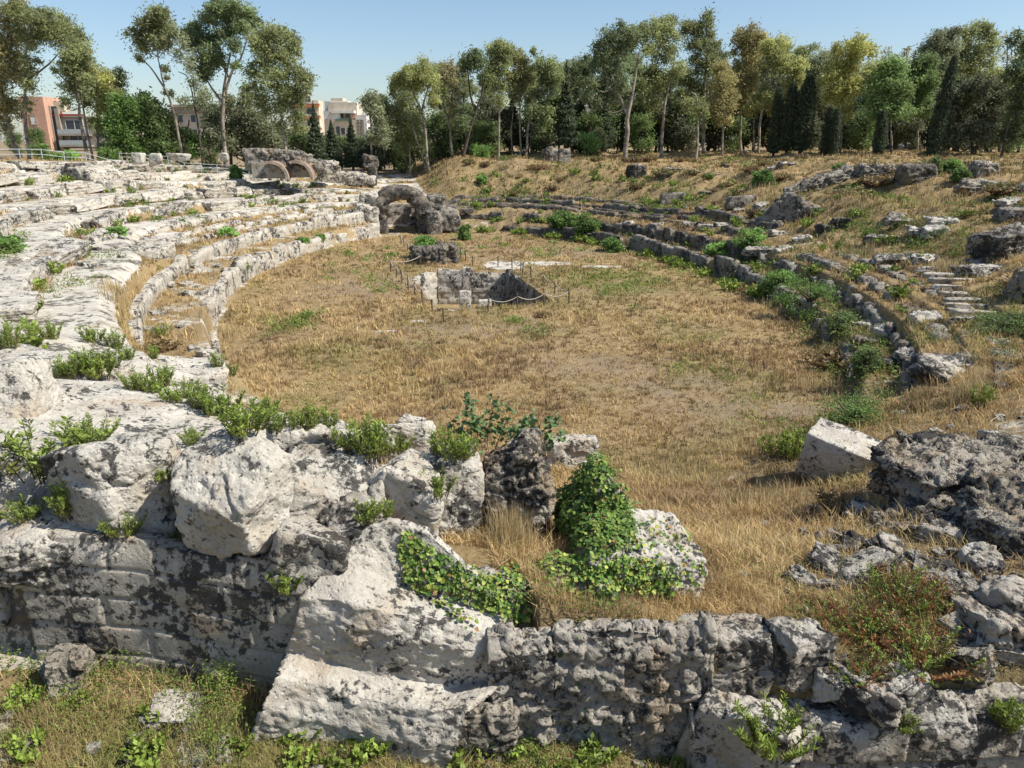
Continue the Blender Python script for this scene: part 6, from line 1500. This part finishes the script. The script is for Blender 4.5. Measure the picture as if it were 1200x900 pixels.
sl_ = 'spiky upright green shrub rooted in cracks of the near left rock shelves'
UN = {(48, 548): 'large spiky green shrub with reddish base in front of the left edge boulder', (105, 517): 'lone compact spiky shrub standing on the bare white shelf, reddish below', (80, 602): 'narrow spiky shrub between the left edge boulder and the overhanging block',
      (145, 622): 'small spiky shrub squeezed under the chunky overhanging boulder', (905, 872): 'spiky shrub with brown lower leaves growing out of the low wall at lower right', (1182, 852): 'spiky shrub on the wall face at the right picture edge',
      (1056, 850): 'small spiky shrub beside the sunken lichen covered stone on the low wall', (928, 538): 'bright green bushy shrub left of the squared fallen block', (336, 690): 'thin spiky weed growing beside the tall perched boulder above the wall',
      (532, 535): 'dense bright green shrub just left of the pitted boulder', (434, 532): 'tall bright green shrub behind the streaked block', (60, 397): 'fan shaped green shrub on the shelf edge at left'}
for (u, v, hp) in [(48, 548, 74), (105, 517, 42), (80, 602, 50), (145, 622, 34), (28, 606, 36), (60, 397, 30), (10, 408, 40), (32, 400, 30), (86, 440, 34), (102, 436, 34), (118, 440, 38), (70, 440, 26), (160, 456, 34), (178, 460, 28), (188, 452, 36), (212, 468, 36), (236, 478, 38), (262, 486, 44), (286, 506, 48), (298, 498, 44), (312, 486, 30), (345, 498, 28), (362, 500, 34), (384, 500, 30), (434, 532, 56), (416, 522, 44), (452, 528, 40), (470, 528, 30), (532, 535, 44), (515, 530, 38), (548, 536, 34), (430, 608, 34), (514, 578, 40), (452, 604, 26), (110, 400, 26), (136, 408, 26), (150, 420, 22), (228, 520, 26), (192, 560, 24), (336, 690, 34), (222, 512, 18), (928, 538, 46), (912, 532, 36), (905, 872, 70), (1056, 850, 34), (1182, 852, 46), (1168, 842, 30), (1150, 478, 36), (255, 430, 22), (270, 440, 20), (190, 395, 20), (180, 420, 20), (885, 860, 30), (322, 504, 34), (245, 486, 30), (128, 430, 30)]:
    q = H(u, v)
    if q is None: continue
    c = q[0]; m = mpp(v, c[1]); k = int(rng.integers(3)); hm = hp * m * 1.02
    lb = UN.get((u, v)); nearleft = u < 560
    shrub(SPK[k], c - np.array([0, 0, .03]), hm, .55, lb or (sl_ if nearleft else 'spiky upright green shrub among the stones of the right bank'), None if lb else (sg if nearleft else 'spiky green shrubs of the right bank'), rz=rng.uniform(0, 6), wide=rng.uniform(1.0, 1.35) if u < 500 else 1.1)
for (u, v, hp, wd, lb) in [(1060, 704, 50, 1.05, 'large red tinged green shrub on the bank below the rock outcrop'), (1092, 722, 38, 1.0, 'rust red shrub right of the large red tinged one'), (1012, 742, 46, 1.3, 'low green and rust shrub left of the large red tinged one'), (1078, 772, 50, 1.5, 'olive brown tufted shrub below the large red tinged one'), (960, 728, 30, 1.5, 'low brownish shrub above the egg shaped stone'), (1008, 790, 26, 1.5, 'dull olive tuft on the dry bank near the low wall')]:
    q = H(u, v); c = q[0]; shrub(RED[int(rng.integers(2))], c - np.array([0, 0, .05]), hp * mpp(v, c[1]), .52, lb, rz=rng.uniform(0, 6), wide=wd, name='red_tinged_shrub')
# many small shrubs on the left terraces and the right banks
for k in range(230):
    ph = rng.uniform(-2.55, -.3); s = 9.2 + 4.4 * (rng.integers(0, 6) + rng.uniform(.55, .8)) - float(nearshift(np.array([ph]))[0])
    x, y = epos(s, ph)
    if abs(x) / y > .68 or y < 22: continue
    h = rng.uniform(.3, .8)
    shrub(SMALL[k % 3], (x, y, Z1(x, y) - .02), h, .6, 'small green weed tuft growing in the cracks of the pale left terraces', 'weed tufts of the left terraces', name='weed_tuft', rz=rng.uniform(0, 6), wide=rng.uniform(.8, 1.6))
for k in range(120):
    s = rng.uniform(.8, 16); ph = rng.uniform(.12, 2.2); x, y = epos(s, ph)
    if abs(x) / y > .68: continue
    h = rng.uniform(.3, .9)
    shrub(SMALL[k % 3], (x, y, Z1(x, y) - .02), h, .6, 'small green weed tuft on the grassy right and far banks', 'weed tufts of the right and far banks', name='weed_tuft', rz=rng.uniform(0, 6), wide=rng.uniform(.8, 1.6))
for k in range(40):
    s = rng.uniform(-1.2, -.2); ph = rng.uniform(.12, 1.9); x, y = epos(s, ph); h = rng.uniform(.4, 1.0)
    shrub(SMALL[k % 3], (x, y, -.02), h, .6, 'green weed tuft at the foot of the dark podium wall on the right', 'weed tufts along the right podium wall', name='weed_tuft', rz=rng.uniform(0, 6), wide=rng.uniform(.8, 1.5))

for k in range(46):
    x, y = rng.uniform(-8.5, 3.2), rng.uniform(7.9, 9.4); h = rng.uniform(.15, .42)
    shrub((SMALL + SPK)[k % 6], (x, y, Z1(x, y) - .02), h, .6, 'straggly green weed growing on the ground of the foreground pit', 'straggly weeds of the foreground pit', name='weed_tuft', rz=rng.uniform(0, 6), wide=rng.uniform(.9, 1.5))
DRYT = [spiky(730 + i, n=60, h=.55, spread=.5, nl=14, ll=.12, lw=.03, c0=c_, red=.45) for i, c_ in enumerate((np.array([.25, .175, .085]), np.array([.21, .19, .075]), np.array([.18, .135, .075])))]
for k in range(55):
    s = rng.uniform(7.5, 24); ph = rng.uniform(.1, 2.1); x, y = epos(s, ph)
    if abs(x) / y > .68: continue
    h = rng.uniform(.35, 1.0)
    shrub(DRYT[k % 3], (x, y, Z1(x, y) - .05), h, .55, 'low dry brown scrub bush on the right and far grassy banks', 'dry scrub of the right and far banks', name='dry_scrub', rz=rng.uniform(0, 6), wide=rng.uniform(1.0, 2.0))
for (u, v, w_, h, lb) in [(190, 410, 1.6, .5, 'dark brown dry scrub cushion on the left corridor floor'), (575, 590, 1.2, .5, 'dry brown scrub on the slope between the pitted boulder and the ivy'), (985, 600, 1.2, .5, 'dry dark scrub left of the right outcrop foot'), (980, 430, 1.8, .8, 'dry brown scrub hanging over the ditch right of the arena'), (890, 345, 1.7, .8, 'dark dry scrub below the grey podium slabs on the right'), (635, 372, 1.4, .4, 'rust brown dry cushion in the arena in front of the pit')]:
    g = G(u, v); shrub(DRYT[0], (g[0], g[1], g[2] - .04), h, .55, lb, None, name='dry_scrub', rz=u, wide=w_)
# larger bushes
for i, (u, v, wp, hp, lb, cl) in enumerate([(950, 372, 70, 62, 'wide dark green bush spilling over the right podium wall', GRN * .95), (915, 345, 44, 34, 'green bush at the upper end of the right podium wall overgrowth', GRN * 1.05), (985, 392, 40, 40, 'dark green bush hanging into the ditch at the right of the arena', PINE), (1000, 500, 84, 44, 'sprawling green bush at the foot of the right rock outcrop', GRN * 1.1), (1016, 440, 34, 50, 'dark straggly bush in the ditch by the crumbled wall stub', PINE * .9), (880, 297, 36, 30, 'rounded fresh green bush above the pair of big blocks', GRN * 1.25), (893, 218, 24, 20, 'bluish green bush on the grassy far right bank', GRN * .9),
                                            (497, 304, 30, 30, 'green bush beside the dark ragged rock behind the pit', GRN * 1.1), (1112, 203, 26, 18, 'ivy like green bush over the masonry stump on the right crest', GRN * 1.1), (1096, 206, 12, 24, 'tall dark ivy clump at the side of the crest stump', PINE), (985, 206, 18, 14, 'small fresh green bush at the top of the rubble trail', GRN * 1.2), (1185, 392, 70, 40, 'dark green bush in the shade of the right edge rock', PINE), (1125, 212, 22, 16, 'dull green bush right of the crest stump', GRN * .8), (846, 300, 34, 18, 'mossy green cushion bush behind the pair of big blocks', GRN * 1.3),
                                            (277, 215, 13, 20, 'upright dark green bush by the small arch on the left bank', GRN * .85), (415, 214, 20, 12, 'green bush below the low wall of the visitors', GRN), (264, 277, 24, 10, 'low bright green bush on the left corridor terrace', GRN * 1.4), (137, 277, 22, 12, 'low dark green bush on the pale terraces at left', GRN), (8, 297, 34, 22, 'green bush cut by the left picture edge on the terraces', GRN * .9), (565, 218, 10, 10, 'little bright green bush on the far grassy bank', GRN * 1.3), (283, 318, 16, 10, 'small dark bush on top of the white podium slabs', GRN), (355, 288, 12, 9, 'small bush on the podium slabs, left of the dark opening', GRN * 1.1), (374, 286, 12, 9, 'small bush on the podium slabs, nearest the dark opening', GRN * 1.1),
                                            (545, 282, 16, 20, 'bush growing in the dark far wall beside the doorway', GRN), (660, 275, 30, 24, 'weedy bush leaning over the dark far wall', GRN * .9), (690, 280, 30, 26, 'second weedy bush on the dark far wall, further right', GRN * .9), (720, 295, 26, 18, 'weedy bush at the foot of the far right podium wall', GRN)]):
    c = G(u, v); m = mpp(v, c[1]); w, h = wp * m, hp * m
    o = autotree('bush', lb, None, (c[0], c[1] + w * .15, c[2] - h * .12), h * (.75 if u > 840 and v > 320 else 1.0), w * 1.1, 'round', cl * (.9 if u > 540 else 1.2), 900 + i, max(.07, .0035 * c[1]), max(.04, .0019 * c[1]), 2600); o['category'] = 'bush'

# broad leaved fig shoots behind the pitted boulder
def shoots(label, pts, seed, name='fig_shoots'):
    r = np.random.default_rng(seed); o = np.array(pts[0][0]); root = thing(name, label, 'shrub', o); tb = MB(); P = []
    for a, b, n in pts:
        a, b = np.array(a) - o, np.array(b) - o; limb(tb, a, b, .014, .005, seed + n, -.25, 5)
        t = r.uniform(.25, 1.05, n)[:, None]; P.append(a + (b - a) * t + r.normal(0, .09, (n, 3)))
    P = np.concatenate(P); V, F, Cc = leafcloud(P, .15, .12, seed, .1, np.tile(np.array([.14, .22, .085]), (len(P), 1)), .3)
    link('stem', tb.mesh('stem', M['bark']), root); link('foliage', mesh('foliage', V, F, M['leaf'], False, Cc), root)
L_ = []
for (u0, v0, u1, v1, d, n) in [(560, 510, 548, 462, 14.5, 50), (570, 512, 580, 470, 14.6, 46), (580, 515, 600, 482, 14.4, 46), (560, 512, 530, 492, 14.6, 46), (600, 515, 625, 488, 14.3, 46), (610, 518, 650, 495, 14.2, 46), (570, 516, 555, 490, 14.4, 40), (620, 520, 660, 508, 14.0, 40), (590, 515, 612, 500, 14.2, 40)]:
    L_.append((Q(u0, v0 + 12, d), Q(u1, v1, d + .2), n))
shoots('straggling fig shoots with broad dull green leaves behind the pitted boulder', L_, 951)

# ivy
def ivy(label, regs, seed, offs=(.01, .10), L=.052, col=(np.array([.19, .29, .05]), np.array([.085, .165, .035]), np.array([.34, .38, .08]))):
    r = np.random.default_rng(seed); P = []; Nn = []; C_ = []
    for (poly_, n, yel) in regs:
        us = [a for a, b in poly_]; vs = [b for a, b in poly_]; got = 0; tries = 0
        while got < n and tries < n * 6:
            tries += 1
            u, v = r.uniform(min(us), max(us)), r.uniform(min(vs), max(vs))
            if not inpoly(np.array([u]), np.array([v]), poly_)[0]: continue
            q = H(u, v)
            if q is None or q[0][1] > 13.5: continue
            P.append(q[0] + q[1] * r.uniform(*offs) + np.array([0, 0, r.uniform(0, .04)])); Nn.append(q[1]); got += 1
            t = r.random(); C_.append(col[2] if t < yel else (col[0] if t < yel + (1 - yel) * .5 else col[1]))
    P, Nn, C_ = np.array(P), np.array(Nn), np.array(C_); n = len(P)
    bp_ = vn(P * 3.3, seed); P = P + Nn * (.10 * np.clip(bp_ + .2, 0, 1))[:, None]; dead = r.random(n) < .035; C_[dead] = np.array([.30, .17, .07]); C_ = C_ * (.75 + .5 * (vn(P * 5, seed + 1)[:, None] * .5 + .5))
    o = P.mean(0); P = P - o
    a = np.c_[r.normal(0, .6, n), r.normal(0, .4, n), -np.abs(r.normal(.6, .4, n))]; nn = Nn + r.normal(0, .42, (n, 3)) + np.array([.15, -.15, .35]); nn /= np.linalg.norm(nn, axis=1)[:, None]
    a = a - nn * (a * nn).sum(1)[:, None]; a /= np.linalg.norm(a, axis=1)[:, None] + 1e-9; b = np.cross(nn, a); l = L * r.uniform(.35, 1.6, (n, 1))
    V = np.stack([P, P + a * l * .25 + b * l * .5 + nn * l * .12, P + a * l * .75 + b * l * .33, P + a * l * 1.05, P + a * l * .75 - b * l * .33, P + a * l * .25 - b * l * .5 + nn * l * .12], 1).reshape(-1, 3)
    k = np.arange(n)[:, None] * 6; F = np.concatenate([k + [[0, 1, 2, 3]], k + [[0, 3, 4, 5]]])
    return tag(link('ivy', mesh('ivy', V, F, M['leaf'], False, np.repeat(np.clip(C_ * r.uniform(.7, 1.25, (n, 1)), .005, 1), 6, 0)), None, o), label, 'ivy')
ivy('mound of glossy green ivy smothering the upright boulder on the slope', [([(658, 640), (655, 585), (680, 552), (705, 530), (728, 552), (740, 590), (738, 640), (700, 650)], 4800, .10)], 961, (.01, .15))
ivy('yellow green ivy trailing along the ledge from the stepped boulder to the ivy mound', [([(555, 690), (600, 668), (680, 655), (760, 655), (790, 680), (780, 705), (700, 722), (600, 728), (572, 720)], 3600, .30), ([(640, 660), (660, 610), (680, 640), (690, 665)], 250, .1)], 962, (.01, .13))
ivy('thin ivy runners creeping up the top of the stepped boulder', [([(468, 625), (480, 622), (520, 650), (562, 672), (575, 705), (560, 712), (520, 690), (490, 690), (472, 680)], 900, .22), ([(472, 650), (500, 690), (560, 735), (555, 740), (490, 700)], 130, .4)], 963, (.005, .06))
ivy('scattered yellow ivy leaves over the pale rough boulder right of the mound', [([(690, 615), (800, 605), (830, 640), (820, 690), (760, 680), (700, 665)], 330, .35)], 964, (.0, .05))
ivy('ivy strands hanging down the middle of the rubble wall', [([(655, 745), (690, 742), (710, 800), (695, 850), (665, 800)], 330, .15)], 965, (.01, .08))

# dead stick on the pit ground and a dry stem on the bank
for (a, b, lb) in [((660, 893), (728, 884), 'dead bare stick lying on the weedy ground below the rubble wall'), ((1046, 722), (1080, 778), 'long dry stem slanting across the bank below the red tinged shrubs')]:
    p0, p1 = H(*a)[0], H(*b)[0]; tb = MB(); limb(tb, np.zeros(3), p1 - p0, .018, .01, 971, 0)
    tag(link('stick', tb.mesh('stick', M['rope']), None, p0 + np.array([0, 0, .05])), lb, 'stick')
# ---------------------------------------------------------------- camera, light, sky
cam = bpy.data.cameras.new('camera'); co = bpy.data.objects.new('camera', cam); C.objects.link(co)
cam.sensor_width = 36; cam.lens = 27.0; cam.clip_end = 9000; cam.clip_start = .1
co.location = (0, 0, HCAM); co.rotation_euler = (math.pi / 2 - PIT, 0, 0)
bpy.context.scene.camera = co
SUN = Vector((.97, -.20, 1.12)).normalized()
sl = bpy.data.lights.new('sun', 'SUN'); so = bpy.data.objects.new('sun', sl); C.objects.link(so)
sl.energy = 4.3; sl.angle = math.radians(.53); sl.color = (1, .945, .86)
so.rotation_euler = SUN.to_track_quat('Z', 'Y').to_euler()
w = bpy.data.worlds.new('World'); bpy.context.scene.world = w; w.use_nodes = True
nt = w.node_tree
sk = nt.nodes.new('ShaderNodeTexSky'); sk.sky_type = 'NISHITA'; sk.sun_disc = False
sk.sun_elevation = math.asin(SUN.z); sk.sun_rotation = math.atan2(SUN.x, SUN.y)
sk.altitude = 20; sk.air_density = 1.0; sk.dust_density = .8; sk.ozone_density = 3.2
bg = nt.nodes['Background']; nt.links.new(sk.outputs[0], bg.inputs[0]); bg.inputs[1].default_value = .095
sc = bpy.context.scene
sc.view_settings.view_transform = 'Standard'; sc.view_settings.look = 'None'
sc.view_settings.exposure = .62; sc.view_settings.gamma = 1; sc.view_settings.use_curve_mapping = False
sc.cycles.max_bounces = 5; sc.cycles.diffuse_bounces = 3; sc.cycles.transmission_bounces = 3
sc.cycles.use_denoising = True
